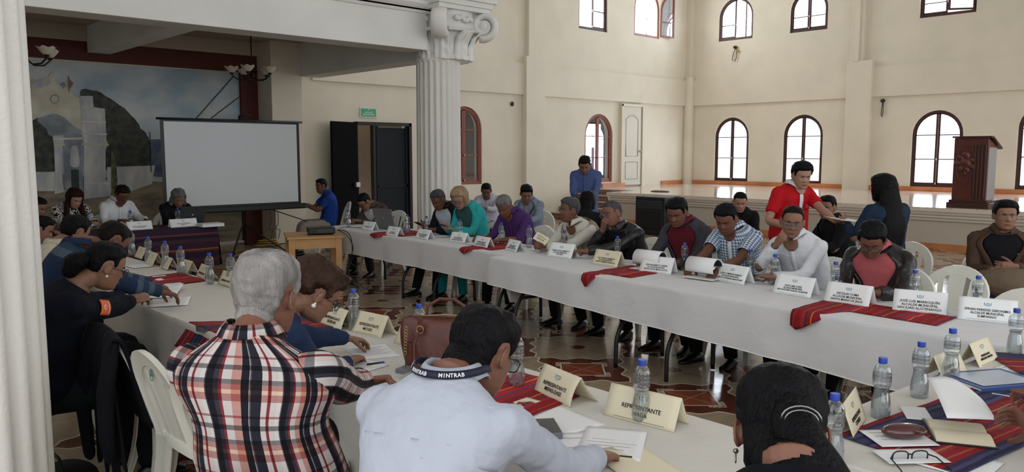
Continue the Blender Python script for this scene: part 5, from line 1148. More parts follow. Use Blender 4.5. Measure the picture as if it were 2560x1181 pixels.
def person(lab, head, hd=180, hyaw=0, hpitch=20, hroll=0, sc=1.0, hs=1.0, pel=(-.28, 0), pz=.55, stand=False, sk='m', hair=HB, hst='short', hth=.014, top='shirt', tm=None, sleeve='long', inner=None, lap=None, R=(.30, .22, .80), L=(.30, -.22, .80), Rp=None, Lp=None, rc=.5, lc=.5, face=True, eyes='down', glasses=None, legs=None, shoe=SHOE, tail=None, bulk=1.0, mous=False, collar=True, chair_=None, voxel=.005, lanyard=None, fem=0, foot=.0, chairg=None, hfront=.070, hback=-.07, extra=None, mats_uv=False, cuff=None, slouch=.05, shw=1.0, spr=.14, armr=1.0, noleg=False, collarm=None, neckz=0, wide=1.0, lm=None, elbR=None, elbL=None, brow=True, Rth=.5, Lth=.5, ptop=None, chairy=0, RA=None, LA=None, torso_d=1.0, nb=None):
    """head: centre (world). hands in body frame: forward, right, height. Rp/Lp: (finger dir, palm normal) in the body frame"""
    HP = Vector(head); a = radians(hd); F = Vector((cos(a), sin(a), 0)); S = Vector((sin(a), -cos(a), 0)); U = Vector((0, 0, 1))
    base = HP+F*pel[0]+S*pel[1]; base.z = 0
    root = empty('person', tuple(base), 0, lab, 'person'); o0 = base
    def bw(f, r, z): return Vector((HP.x, HP.y, 0))+F*f+S*r+U*z
    def bd(v): return (F*v[0]+S*v[1]+U*v[2]).normalized()
    ha = radians(hd+hyaw); RH = Matrix.Rotation(ha-pi/2, 3, 'Z')@Matrix.Rotation(radians(-hpitch), 3, 'X')@Matrix.Rotation(radians(hroll), 3, 'Y')
    def HH(x, y, z): return HP+RH@(Vector((x, y, z))*hs)
    piv = HH(0, -.028, -.075); NB = (piv-U*(.034-.0010*hpitch+neckz)*sc-F*(.036+.0012*hpitch)) if nb is None else HP+F*nb[0]+S*nb[1]+U*nb[2]
    PEL = base+U*pz
    # ---- spine and torso surface
    if stand: PEL = base+U*pz
    mid = (PEL+NB)/2-F*slouch
    def spine(t): return PEL*(1-t)**2+mid*2*t*(1-t)*1.0+NB*t*t if False else (PEL*(1-t)+NB*t)-F*(slouch*4*t*(1-t))
    def tang(t): return (spine(t+.02)-spine(t-.02)).normalized()
    WT = [(-.12, .165), (0, .172*bulk), (.2, .158*bulk), (.4, .160*bulk), (.6, .172), (.76, .185*shw), (.86, .178*shw), (.92, .135), (.97, .085), (1.0, .064), (1.06, .056)]
    DT = [(-.12, .12), (0, .125*bulk), (.2, .122*bulk), (.4, .118*bulk), (.6, .118*torso_d), (.76, .112*torso_d), (.86, .098), (.92, .080), (.97, .066), (1.0, .060), (1.06, .055)]
    def tp(t, ang, off=0.0):
        p = spine(min(max(t, -.12), 1.06)); T = tang(min(max(t, 0), 1)); N = T.cross(-S).normalized() if T.cross(-S).dot(F) > 0 else -T.cross(-S).normalized()
        w = (lerp_tab(WT, t)*sc+off); d = (lerp_tab(DT, t)*sc+off); e = 2.5; c, s = cos(ang), sin(ang)
        return p+S*(w*abs(s)**(2/e)*(1 if s > 0 else -1))+N*(d*abs(c)**(2/e)*(1 if c > 0 else -1))
    SJ = {}; EL = {}; WR = {}
    sd_ = NPER[0]*1.7
    def tpn(t, ang, off=0.0):
        p = tp(t, ang, off); c = spine(min(max(t, -.12), 1.06)); r_ = p-c; r_.z *= .3; w = mnoise.noise(p*7+Vector((sd_, 0, 0)))*.006+mnoise.noise(p*17)*.003
        return p+r_.normalized()*w
    for s, tgt, nm, elb, aim in ((1, R, 'R', elbR, RA), (-1, L, 'L', elbL, LA)):
        T = tang(.82); SJ[s] = spine(.83)+S*(s*.168*shw*sc)
        W = Vector(aim) if aim is not None else bw(*tgt)
        pole = bd(elb) if elb else (-U*.9-F*.35+S*s*.45)
        EL[s], WR[s] = ik(SJ[s], W, .285*sc, .255*sc, pole)
    loc = lambda v: Vector(v)-o0
    # ---- skin body (one continuous surface)
    b = MB(); n = 44
    rings = [[loc(HH(*p)) for p in head_ring(z, n, True, fem, 0, wide)] for z in HZ]; b.rings(rings)
    nk = [(NB-U*.05*sc-F*.01, .062), (NB+U*.01, .056), ((NB+piv)/2+U*.01, .053-.004*fem), (piv+(HH(0, 0, .06)-HP)*.4, .050-.003*fem), (HH(0, -.02, -.02), .045)]
    b.tube([loc(p) for p, r in nk], [r*sc*1.02 for p, r in nk], 16)
    for s in (-1, 1):     # ears
        E = lambda x, y, z: loc(HH(s*(x), y, z)); c_ = lambda t, q=1.0: (.080+.006*q, -.012+.0165*cos(t)-.002, -.004+.031*sin(t)*(1.05 if sin(t) > 0 else .9))
        b.tube([E(.080+.012*(.5-.5*cos(t)), -.008+.017*cos(t), -.003+.0265*sin(t)) for t in [2*pi*k/16 for k in range(16)]], .0045*hs, 6, cap=False, loop=True)
        b.ell(E(.080, -.006, -.004), (.010*hs, .014*hs, .0235*hs), 10, 8, M=RH)
    R_ = [[loc(tp(t, 2*pi*k/20, -.025)) for k in range(20)] for t in (0, .2, .4, .6, .76, .86, .92, .97)]; b.rings(R_)
    for s, cu_, P_, th_ in ((1, rc, Rp, Rth), (-1, lc, Lp, Lth)):
        fa = (WR[s]-EL[s]).normalized(); path = smoothpath([SJ[s]-S*s*.05, SJ[s], SJ[s].lerp(EL[s], .5), EL[s], EL[s].lerp(WR[s], .45), WR[s]], 4); rad = smoothval([.045, .05, .044, .039, .039, .026], 4)
        b.tube([loc(p) for p in path], [r*sc*(.93 if fem else 1) for r in rad], 12)
        fd = bd(P_[0]) if P_ else (fa+F*.1-U*.1).normalized(); pn = bd(P_[1]) if P_ else (-U)
        if abs(pn.dot(fd)) > .95: pn = -S*s
        hand(b, loc(WR[s])+fd*.012, fd, pn, s, cu_, sc*(.9 if fem else 1.0), thumb=th_)
    body = b.build('body', SKIN[sk], root); rm = body.modifiers.new('r', 'REMESH'); rm.mode = 'VOXEL'; rm.voxel_size = voxel; rm.use_smooth_shade = True
    sm = body.modifiers.new('s', 'SMOOTH'); sm.iterations = 1; sm.factor = .5
    # ---- face
    if face:
        for s in (-1, 1):
            b = MB()
            if eyes == 'open':
                b.ell(loc(HH(s*.031, .0775, .006)), (.0125*hs, .006*hs, .0048*hs), 12, 8, M=RH, mi=0); b.ell(loc(HH(s*.031+.001, .0815, .006)), (.0056*hs, .003*hs, .0046*hs), 10, 6, M=RH, mi=1)
                b.tube([loc(HH(s*.031+x, .0835-.25*x*x*40*.1-.003*(abs(x)/.013)**2, .0125-.0045*(x/.013)**2)) for x in (-.014, -.008, 0, .008, .014)], .0014*hs, 6, mi=1)
            else:
                b.tube([loc(HH(s*.031+x, .0835-.005*(abs(x)/.014)**2, .002-.001+.0035*(x/.013)**2)) for x in (-.014, -.008, 0, .008, .014)], .0016*hs, 6, mi=1)
            b.build('eye', [EYEW, EYEB], root)
            if brow:
                b = MB(); b.tube([loc(HH(s*(.013+.008*k), .0915-.0022*k*k*.55, .0225+.0045*sin(pi*k/4.6))) for k in range(5)], [.0022*hs, .0030*hs, .003*hs, .0026*hs, .0013*hs], 6, flat=.55, up=RH@Vector((0, 1, 0))); b.build('eyebrow', hair if hair not in (HWHT, HBLD) else HGREY, root)
        b = MB(); b.tube([loc(HH(x, .0965-.16*abs(x)**1.35*5, -.0605+.0006*cos(x*120))) for x in (-.022, -.012, 0, .012, .022)], [.0014*hs, .0042*hs, .0052*hs, .0042*hs, .0014*hs], 8, flat=.75); b.build('lips', LIPR if fem > 1 else LIP, root)
        if mous:
            b = MB(); b.tube([loc(HH(x, .0985-.0045*abs(x/.014), -.0465-.004*abs(x/.02)**2)) for x in (-.025, -.013, 0, .013, .025)], [.0015*hs, .0048*hs, .005*hs, .0048*hs, .0015*hs], 8); b.build('moustache', hair, root)
    # ---- hair
    if hair is not None:
        b = MB(); n = 56; hr = []; zz = [-.112, -.1, -.09, -.08, -.07, -.06, -.05, -.04, -.03, -.02, -.01, 0, .01, .02, .03, .04, .05, .06, .07, .08, .088, .096, .103, .109, .114, .118]
        hb_ = hback if hst in ('short', 'bun', 'curly') else -.108
        for z in zz:
            ring = head_ring(min(z, .1165), n, False, fem, 0, wide); row = []
            for (x, y, z0) in ring:
                hl = hairline(y, hb_, hfront)
                if hst in ('long', 'bob') and y < .035: hl = -.112
                if hst == 'bald' and y > -.03: hl = max(hl, .02+ (y+.03)*1.2) if abs(x) > .05 else .2
                m = max(0, min(1, (z-hl)/.03)); m = m**.6; l = sqrt(x*x+y*y) or 1; nz = mnoise.noise(Vector((x*38, y*38, z*38+NPER[0]*3)))
                th = hth*(.75+.5*max(0, z/.118))*(1+.35*nz)*(.55 if y > .04 and z < .085 else 1)
                if hst in ('long', 'bob', 'curly'): th = hth*(1.1+.7*max(0, -y/.1)*(1 if z < .05 else .7))*(1+(.6 if hst == 'curly' else .2)*nz)
                o = th*m-.010*(1-m); zup = th*m*max(0, (z-.05)/.07)*.9
                row.append(loc(HH(x+x/l*o, y+(y+.005)/max(.01, sqrt(x*x+(y+.005)**2))*o, z+zup)))
            hr.append(row)
        top_ = hr[-1]; c = sum(top_, Vector())/n; hr.append([c.lerp(p, .4)+RH@Vector((0, 0, .003*hs)) for p in top_])
        b.rings(hr); ho = b.build('hair', hair, root, sub=1); q = ho.modifiers.new('w', 'DISPLACE'); q.texture = WRK3; q.strength = .018 if hst == 'curly' else (.012 if hair is HWHT else .007); q.mid_level = .4; q.texture_coords = 'LOCAL'
        if tail:
            for tl in tail:
                b = MB(); P_ = [HH(*p[:3]) if p[5] == 'h' else HP+F*p[0]+S*p[1]+U*p[2] for p in tl]
                b.tube([loc(p) for p in smoothpath(P_, 4)], smoothval([p[3] for p in tl], 4), 18, flat=smoothval([p[4]/p[3] for p in tl], 4), up=S.cross(U) if False else -F, round_end=True)
                for i_, v in enumerate(b.v):
                    q = Vector(v); nz = mnoise.noise(q*22); b.v[i_] = tuple(q+Vector((nz, mnoise.noise(q*22+Vector((5, 5, 5))), 0))*.006)
                b.build('hair_length', hair, ho)
    # ---- top
    tm = tm or cloth('shirt_white', 'd9dadf'); n = 36; rem = not any(nd.type == 'VALTORGB' and nd.color_ramp.interpolation == 'CONSTANT' for nd in tm.node_tree.nodes)
    def torso(name, m, off, t0, t1, par, a0=0.0, a1=2*pi, k=n):
        b = MB(); R_ = []; UV = []; ts = [t0+(t1-t0)*i/22 for i in range(23)]; full = (a1-a0) > 6.2
        for t in ts:
            row = []; uvr = []
            for j in range(k if full else k+1):
                an = a0+(a1-a0)*j/k; row.append(loc(tpn(t, an, off)))
            L_ = .52*t*sc
            for j in range(k+1): uvr.append(((a0+(a1-a0)*j/k)*.155, L_))
            R_.append(row); UV.append(uvr)
        b.rings(R_, closed=full, cap=rem, uv=None if rem else UV); return b
    topn = {'shirt': 'shirt', 'polo': 'shirt', 'jacket': 'jacket', 'vest': 'shirt', 'sweater': 'sweater', 'blouse': 'blouse'}[top]
    toff = .012 if top != 'jacket' else .02
    b = torso(topn, tm, toff, -.12 if not (stand and False) else 0, .985, root)
    sl_r = [.048, .062, .060, .053, .049, .046, .038] if top != 'jacket' else [.052, .067, .064, .057, .053, .05, .042]
    for s in (-1, 1):
        if sleeve == 'none': continue
        path = smoothpath([SJ[s]-S*s*.07-U*.01, SJ[s]-S*s*.0, SJ[s].lerp(EL[s], .35), SJ[s].lerp(EL[s], .8), EL[s].lerp(WR[s], .2), EL[s].lerp(WR[s], .6), WR[s].lerp(EL[s], .03)], 5); rad = smoothval([r*sc*armr for r in sl_r], 5)
        if sleeve == 'short': path = path[:15]; rad = [r*1.08 for r in rad[:15]]
        if sleeve == 'roll': path = path[:22]; rad = rad[:22]
        bb = MB(); bb.tube([loc(p) for p in path], rad, 18, uvs=True, ush=.37, cap=rem)
        for i_, v in enumerate(bb.v):
            q = Vector(v)+o0; w = mnoise.noise(q*11)*.010+mnoise.noise(q*24)*.004; row = i_//18; cpt = loc(path[min(row, len(path)-1)]); dd = (Vector(v)-cpt); bb.v[i_] = tuple(Vector(v)+dd.normalized()*w)
        b.add(bb.v, bb.f, 0)
        if not rem: b.uv[-len(bb.f):] = bb.uv; b.has_uv = True
    tops = b.build(topn, tm, root, smooth=True); 
    if rem:
        q = tops.modifiers.new('r', 'REMESH'); q.mode = 'VOXEL'; q.voxel_size = .009; q.use_smooth_shade = True
        q = tops.modifiers.new('s', 'SMOOTH'); q.iterations = 7; q.factor = .5
        q = tops.modifiers.new('w', 'DISPLACE'); q.texture = WRK; q.strength = .011; q.mid_level = .5; q.texture_coords = 'LOCAL'
        q = tops.modifiers.new('w2', 'DISPLACE'); q.texture = WRK2; q.strength = .006; q.mid_level = .5; q.texture_coords = 'LOCAL'
    else: so = tops.modifiers.new('t', 'SOLIDIFY'); so.thickness = .004; so.offset = -1
    if mats_uv and not rem: ss = tops.modifiers.new('s', 'SUBSURF'); ss.levels = 1; ss.render_levels = 1
    cm = collarm or tm
    def strip(name, m, rows, thick=.004, par=None, uv=None):
        b = MB(); b.rings([[loc(p) for p in r] for r in rows], closed=False, cap=False, uv=uv); o = b.build(name, m, par or root); q = o.modifiers.new('t', 'SOLIDIFY'); q.thickness = thick; q.offset = 0; return o
    if collar:      # folded collar round the neck, open in front
        op = radians(26); rows = []; uvc = []
        for v in range(5):
            row = []; ur = []
            for j in range(31):
                an = op+(2*pi-2*op)*j/30; c, s_ = cos(an), sin(an); fr = max(0, c)
                if v == 0: r_, z = .066, .008
                elif v == 1: r_, z = .063, .032-.018*fr
                elif v == 2: r_, z = .066, .040-.022*fr
                elif v == 3: r_, z = .074, .030-.026*fr
                else: r_, z = .088+.016*fr**2, .004-.060*fr**2
                row.append(NB+(S*s_+F*c*1.05)*r_*sc*1.08+U*z*sc+F*(.010 if c > 0 else 0)); ur.append((j/30*.4, v*.02))
            rows.append(row); uvc.append(ur)
        strip('collar', cm, rows, .003, tops, uv=uvc)
    if inner is not None:      # garment that shows in the open front of the jacket or vest
        rows = []; wid = 1.0 if top == 'jacket' else .8
        for i in range(15):
            t = .28+.70*i/14; aw = radians(7+44*max(0, (t-.3)/.7)**1.3)*wid; rows.append([tpn(t, -aw+2*aw*j/10, toff+.010) for j in range(11)])
        ino = strip('shirt_front', inner, rows, .003)
        lpm = lap or tm
        for s in (-1, 1):
            rows = []
            for i in range(15):
                t = .22+.78*i/14; aw = radians(5+44*max(0, (min(t, .98)-.26)/.72)**1.3)*wid; w2 = radians(17 if .45 < t < .9 else 9); rows.append([tpn(min(t, .985), s*(aw+w2*j/4), toff+.019+.007*sin(pi*j/4)) for j in range(5)])
            strip('lapel', lpm, rows, .007, tops)
    elif top in ('shirt', 'polo') and collar:     # placket and open throat
        rows = [[tpn(.05+.85*i/12, radians(-3.2+6.4*j/2), toff+.009+.002*(j == 1)) for j in range(3)] for i in range(13)]; strip('placket', cm, rows, .002, tops)
        rows = [[tpn(.87+.125*i/5, radians((-1+2*j/6)*(3+30*i/5)), toff+.013) for j in range(7)] for i in range(6)]; strip('open_neck', SKIN[sk], rows, .002, tops) if top != 'shirt' or collar != 'closed' else None
    if lanyard is not None:
        for s in (-1, 1):
            rows = [];
            for i in range(17):
                t = .50+.49*i/16; an = s*radians(4+46*((t-.5)/.5)**1.5); rows.append([tp(t, an-radians(2.6), toff+.016), tp(t, an+radians(2.6), toff+.016)])
            strip('lanyard', lanyard, rows, .0015)
        rows = [[NB+(S*sin(an)+F*cos(an))*(.088+.002*v)*sc+U*(.018-.014*v) for an in [radians(75+210*j/16) for j in range(17)]] for v in range(2)]; strip('lanyard_band', lanyard, rows, .0015)
    if cuff is not None:
        for s in (-1, 1):
            if s in cuff[1]:
                d = (WR[s]-EL[s]).normalized(); b = MB(); b.tube([loc(WR[s]-d*.02), loc(WR[s]+d*.012)], .041*sc*armr, 16, cap=False); o = b.build('cuff', cuff[0], root); q = o.modifiers.new('t', 'SOLIDIFY'); q.thickness = .004
    # ---- legs
    if not noleg:
        lm = lm or trous('dark', '17171c'); b = MB()
        b.ell(loc(PEL-U*.02), (.172*sc*bulk, .135*sc*bulk, .13*sc), 20, 12, M=Matrix.Rotation(a-pi/2, 3, 'Z')); 
        for s in (-1, 1):
            hj = PEL+S*s*.088*sc-U*.03
            if stand: kn = base+S*s*.10+U*.49*sc+F*.02; an = base+S*s*.11+U*.09; toe = F
            else: kn = PEL+F*.42*sc+S*s*spr+U*(.49-pz+.03); kn.z = .50; an = kn+F*(foot+.03*s)+S*s*.01; an.z = .085; toe = (F+S*s*.2).normalized()
            path = smoothpath([hj, hj.lerp(kn, .5), kn, kn.lerp(an, .5), an+U*.0], 5); b.tube([loc(p) for p in path], [r*sc for r in smoothval([.095, .088, .070, .062, .054], 5)], 16, uvs=False, cap=True)
            f = MB(); Rr = []
            for q, w, h in ((-.075, .022, .03), (-.06, .034, .06), (-.02, .038, .085), (.03, .040, .07), (.09, .045, .05), (.14, .043, .038), (.175, .028, .026), (.19, .010, .014)):
                sd = toe.cross(U); c0 = Vector((an.x, an.y, 0))+toe*q; Rr.append([loc(c0+sd*w*cos(2*pi*k/14)+U*(max(.002, h*.5+h*.5*sin(2*pi*k/14)) if sin(2*pi*k/14) > -.4 else .002)) for k in range(14)])
            f.rings(Rr); f.build('shoe', shoe, root)
        b.build('trousers', lm, root)
    if glasses is not None:
        M4 = Matrix.Translation(loc(HP))@(RH*hs).to_4x4()@Matrix.Translation((0, .104, .003)); frame_glasses('glasses', root, M4, glasses, .0019*hs)
    if chair_: ch = base-F*.02+S*chairy; chair(ch.x, ch.y, hd, chair_, chairg)
    NPER[0] += 1
    return dict(root=root, HH=HH, tp=tp, NB=NB, bw=bw, loc=loc, WR=WR, EL=EL, SJ=SJ, strip=strip, tops=tops, F=F, S=S, toff=toff, HP=HP, RH=RH, hs=hs, spine=spine)
def sleeve_mark(P, s, t0, w, l, m, name='sleeve_patch'):
    pass
def patch(P, t, ang, w, h, m, name, off=.006):
    """flat badge on the chest: t height along the spine, ang angle"""
    tp = P['tp']; to = P['toff']; rows = [[tp(t+h*(i/4-.5)/.5, radians(ang)+w*(j/6-.5)/.17, to+off) for j in range(7)] for i in range(5)]; return P['strip'](name, m, rows, .0015, P['tops'])
WSH = cloth('shirt_white', 'd9dadf'); 
# ---------------------------------------------------------------- the far row, left to right
def hx(px, py, x): return atx(px, py, x)
T = (-.95, .3, -.1)
navyband = mat('lanyard_navy', '1a1c30', .6); GLR = mat('wire_silver', '8a8a88', .25, metal=.8)
P1 = person('man in a brown jacket and black glasses bent over the grey laptop', hx(911, 506, 6.15), hd=190, hpitch=40, top='jacket', tm=cloth('jacket_brown_dark', '4a3f38'), inner=WSH, sk='m', hair=HB, glasses=BLACK, R=(.20, .10, .80), L=(.20, -.12, .80), lc=.9, rc=.9, lm=trous('grey', '26262a'), pel=(-.3, 0), foot=-.05, chair_='white plastic chair under the man in the brown jacket at the laptop', lanyard=navyband)
P2 = person('man in a dark suit jacket and open white shirt looking at his phone', hx(1096, 501, 6.0), hd=185, hyaw=10, hpitch=30, top='jacket', tm=cloth('suit_black', '1b1c24'), inner=cloth('shirt_pale', 'c4ccd6'), sk='d', hair=HSALT, R=(.15, .08, .84), L=(.16, -.10, .82), Rp=((.8, -.5, .1), (0, -.6, .8)), rc=.9, pel=(-.28, -.02), foot=.1, chair_='white plastic chair under the man in the dark suit')
p = P2['WR'][1]; phone(tuple(p+P2['F']*.09+Vector((0, 0, .035))), 100, 'black phone held by the man in the dark suit', (.4, 0))
TEAL = cloth('jacket_turquoise', '2fa3a6')
P3 = person('blonde woman in a turquoise jacket and glasses holding a phone', hx(1149, 497, 6.0), hd=185, hyaw=18, hpitch=32, top='jacket', tm=TEAL, inner=stripemat('blouse_pattern', [(0, '3a5a58'), (.3, '8fb0a8'), (.5, '22403e'), (.7, '6a8a80')], .03, [(0, '3a5a58'), (.5, 'a0b8b0')], .03), sk='l', hair=HBLD, hst='bob', hth=.024, fem=1, glasses=BLACK, R=(.16, .07, .85), L=(.16, -.05, .85), Rp=((.8, -.5, .15), (0, -.4, 1)), Lp=((.8, .5, .15), (0, .4, 1)), rc=.9, lc=.9, collar=False, pel=(-.26, -.02), lm=cloth('skirt_turquoise', '1f7f82'), chair_='white plastic chair under the woman in turquoise', sc=.97)
p = P3['WR'][1].lerp(P3['WR'][-1], .5); phone(tuple(p+P3['F']*.08+Vector((0, 0, .03))), 100, 'black phone held by the woman in turquoise', (.4, 0))
P4 = person('grey-haired man in a purple shirt reading papers', hx(1261, 517, 5.98), hd=185, hyaw=15, hpitch=36, top='shirt', tm=cloth('shirt_purple', '4a2c62'), sk='d', hair=HGREY, sleeve='roll', R=(.20, .18, .80), L=(.22, -.15, .80), pel=(-.28, -.03), bulk=1.1, chair_='white plastic chair under the man in the purple shirt')
P5 = person('man in a beige vest over a white shirt holding a cream card', hx(1423, 527, 5.85), hd=182, hyaw=-22, hpitch=2, hroll=-3, top='shirt', tm=cloth('shirt_cream', 'cfccc0'), sk='d', hair=HSALT, hth=.018, eyes='open', R=(.30, .16, .83), L=(.30, .05, .83), Rp=((.6, -.6, .1), (-.2, -.6, -.3)), Lp=((.6, .6, .1), (-.2, .6, -.3)), rc=1.1, lc=1.0, pel=(-.3, -.02), mous=False, wide=1.05, bulk=1.1, chair_='white plastic chair under the man in the beige vest', foot=-.1)
VST = cloth('vest_beige', '9a8a72')
def vest(P, m):
    tp, to = P['tp'], P['toff']
    for s in (-1, 1):
        rows = [[tp(-.05+.98*i/14, s*radians((14+ (20*max(0, (i/14-.5)/.5)**1.5))+(130-(14+20*max(0, (i/14-.5)/.5)**1.5))*j/12), to+.022+.003*sin(i+j)) for j in range(13)] for i in range(15)]; P['strip']('vest_panel', m, rows, .004, P['tops'])
    rows = [[tp(-.05+.98*i/14, radians(128+104*j/12), to+.020) for j in range(13)] for i in range(15)]; P['strip']('vest_back', m, rows, .004, P['tops'])
vest(P5, VST)
# small card held up
p = P5['WR'][-1]+Vector((-.04, .04, .05)); hc = empty('voting_card', tuple(p), 0, 'cream card with printed words held by the man in the beige vest', 'card')
M_ = Matrix.Rotation(radians(-58), 4, 'Z')@Matrix.Rotation(radians(62), 4, 'X')@Matrix.Rotation(radians(-28), 4, 'Z'); b = MB(); b.box((0, .03, 0), (.15, .085, .0015), M=M_); b.build('card_sheet', CREAM, hc, smooth=False); textmesh('VOTO A\nFAVOR', .026, INK, hc, M_@Matrix.Translation((0, .03, .0018))); textmesh('VOTO A\nFAVOR', .026, INK, hc, M_@Matrix.Translation((0, .03, -.0018))@Matrix.Rotation(pi, 4, 'Y'))
P6 = person('grey-haired man in a black leather jacket resting his hand on his chin', hx(1530, 536, 5.82), hd=184, hyaw=-12, hpitch=6, hroll=8, top='jacket', tm=mat('leather_black', '17181c', .38, .5, var=.1, bump=.6, bscale=10, dist=.03), inner=cloth('shirt_black', '141418'), sk='r', hair=HSALT, hst='short', hth=.010, eyes='open', glasses=GLR, R=(.10, .035, 1.02), L=(.28, .08, .83), Rp=((.25, -.35, .75), (-.75, -.35, .3)), rc=1.25, lc=.6, Lp=((.3, .9, 0), (0, 0, -1)), elbR=(.5, .6, -1), pel=(-.3, -.04), bulk=1.12, shw=1.08, wide=1.03, chair_='white plastic chair under the man in black leather', foot=-.1)
P7 = person('man in a grey suit jacket and burgundy shirt reading a magazine', hx(1693, 533, 5.78), hd=182, hyaw=8, hpitch=26, top='jacket', tm=cloth('suit_grey', '3c3c42'), inner=cloth('shirt_burgundy', '5c1a26'), collarm=cloth('shirt_burgundy', '5c1a26'), sk='d', hair=HB, hth=.018, R=(.24, .16, .82), L=(.24, -.17, .82), pel=(-.28, 0), shw=1.06, wide=1.03, chair_='white plastic chair under the man in the grey suit, its back rising beside him', chairy=.12, foot=-.08)
CHK = stripemat('check_blue', [(0, 'd8dde2'), (.45, '3a5f88'), (.8, '1f3654')], .022, [(0, 'e2e6ea'), (.5, '47709a')], .022)
P8 = person('man in a blue and white check shirt leafing through a booklet', hx(1816, 549, 5.70), hd=178, hyaw=12, hpitch=30, top='shirt', tm=CHK, sk='d', hair=HB, hth=.015, sleeve='short', R=(.32, .10, .83), L=(.30, -.14, .83), rc=.9, lc=.9, pel=(-.28, .03), bulk=1.12, wide=1.06, chair_='white plastic chair under the man in the check shirt', shoe=SHOE, foot=-.05)
P9 = person('balding man in a white shirt and glasses with his hand over his mouth', hx(1981, 556, 5.68), hd=182, hyaw=26, hpitch=12, hroll=-4, top='shirt', tm=WSH, sk='m', hair=HD, hth=.008, hfront=.085, glasses=GLR, eyes='open', R=(.15, .06, 1.045), L=(.24, .02, .82), Rp=((.1, -.5, .6), (-.75, -.45, .1)), Lp=((.2, .9, .05), (0, 0, -1)), rc=1.1, lc=.4, elbR=(.6, .5, -1), pel=(-.28, -.05), bulk=1.05, chair_='white plastic chair under the balding man in white', foot=-.1, shoe=SHB)
b = MB(); w = P9['WR'][1]; d = (P9['WR'][1]-P9['EL'][1]).normalized(); b.tube([P9['loc'](w-d*.012), P9['loc'](w+d*.004)], .030, 14, cap=False); b.build('watch', GLR, P9['root'])
P10 = person('man in a dark leather jacket and pink polo shirt writing', hx(2180, 602, 5.55), hd=180, hyaw=14, hpitch=36, hroll=-4, top='jacket', tm=mat('leather_dark', '1d1a1b', .36, .5, var=.1, bump=.6, bscale=10, dist=.03), inner=cloth('polo_pink', 'b25a5e'), collarm=cloth('polo_pink', 'b25a5e'), sk='d', hair=HB, hth=.022, glasses=BLACK, R=(.22, .10, .82), L=(.22, -.14, .82), rc=1.0, lc=.5, pel=(-.28, 0), shw=1.08, bulk=1.08, Rp=((.85, -.5, -.1), (-.2, -.7, -.6)), Lp=((.5, .85, 0), (0, 0, -1)), chair_='white plastic chair under the man in the pink polo', foot=0, shoe=SHB)
p = P10['WR'][1]+P10['F']*.07; pen(p+Vector((-.03, 0, -.03)), p+Vector((.02, .02, .10)), 'white pen in the hand of the man in the pink polo', mat('pen_white', 'd0d4d8', .3))
# booklets held open by two of the men
def openbook(P, lab, dark, dx=.40, dy=0):
    c = Vector((P['HP'].x, P['HP'].y, .79))+P['F']*dx+P['S']*dy; r = empty('magazine', tuple(c), 0, lab, 'magazine'); b = MB(); R_ = []
    for i in range(13):
        t = i/12; an = -pi*.15+t*pi*1.15; R_.append([P['S']*s*.13+P['F']*(.07*cos(an))+Vector((0, 0, .06+.075*sin(an))) for s in (-1, 0, 1)])
    b.rings(R_, closed=False, cap=False); o = b.build('curled_pages', PAPER, r); q = o.modifiers.new('t', 'SOLIDIFY'); q.thickness = .003
    b = MB(); R_ = [[(P['S']*s*.125+P['F']*(.062*cos(-pi*.15+i/8*pi*1.1))+Vector((0, 0, .06+.067*sin(-pi*.15+i/8*pi*1.1)))) for s in (-1, 0, 1)] for i in range(9)]; b.rings(R_, closed=False, cap=False); b.build('printed_side', dark, r)
    b = MB(); b.box((0, 0, -.02), (.2, .28, .004)); b.build('flat_pages', PAPER, r, smooth=False)
openbook(P7, 'magazine with curled white pages in the hands of the man in grey', mat('print_dark', '2a2c33', .5)); openbook(P8, 'booklet with a dark printed page in the hands of the man in the check shirt', mat('print_dark', '2a2c33', .5), .38, -.06)
# ---------------------------------------------------------------- behind the far row
B1 = person('man in a blue polo shirt seated by the black doors facing the screen', atd(803, 466, 13.6), hd=158, hyaw=20, hpitch=8, top='shirt', tm=cloth('polo_blue', '1d3f8c'), sk='d', hair=HB, sleeve='short', R=(.34, .16, .86), L=(.30, -.1, .86), lm=trous('beige', '9c9484'), pel=(-.10, 0), lc=.9, collar=True, chair_='white plastic chair seen from the side by the black doors', foot=.1, eyes='open')
B2 = person('man in a pale shirt looking down, seated by the column', atd(1216, 478, 13.2), hd=215, hyaw=10, hpitch=30, top='shirt', tm=cloth('shirt_lilac', 'b9b7c4'), sk='d', hair=HB, R=(.30, .1, .84), L=(.30, -.06, .84), pel=(-.16, 0), chair_='white plastic chair by the column, under the man in the pale shirt')
B3 = person('young man in a grey shirt with a dark lanyard sitting behind the purple shirt', atd(1316, 486, 11.2), hd=200, hyaw=30, hpitch=28, top='shirt', tm=cloth('shirt_bluegrey', '8590a0'), sk='m', hair=HB, hth=.02, lanyard=navyband, R=(.32, .15, .80), L=(.3, -.15, .8), pel=(-.16, 0), chair_='white plastic chair under the young man with the lanyard')
B4 = person('person with long black hair seen from behind, seated before the steps', atd(1470, 505, 9.8), hd=20, hpitch=12, top='blouse', tm=cloth('top_black', '101014'), sk='m', hair=HB, hst='long', hth=.02, fem=1, collar=False, face=False, R=(.25, .1, .8), L=(.25, -.1, .8), pel=(-.12, 0), tail=[[(0, -.085, -.02, .085, .05, 'h'), (-.12, 0, -.16, .09, .05, 'b'), (-.14, 0, -.30, .085, .045, 'b'), (-.15, 0, -.42, .06, .03, 'b')]], chair_='white plastic chair under the person with long black hair')
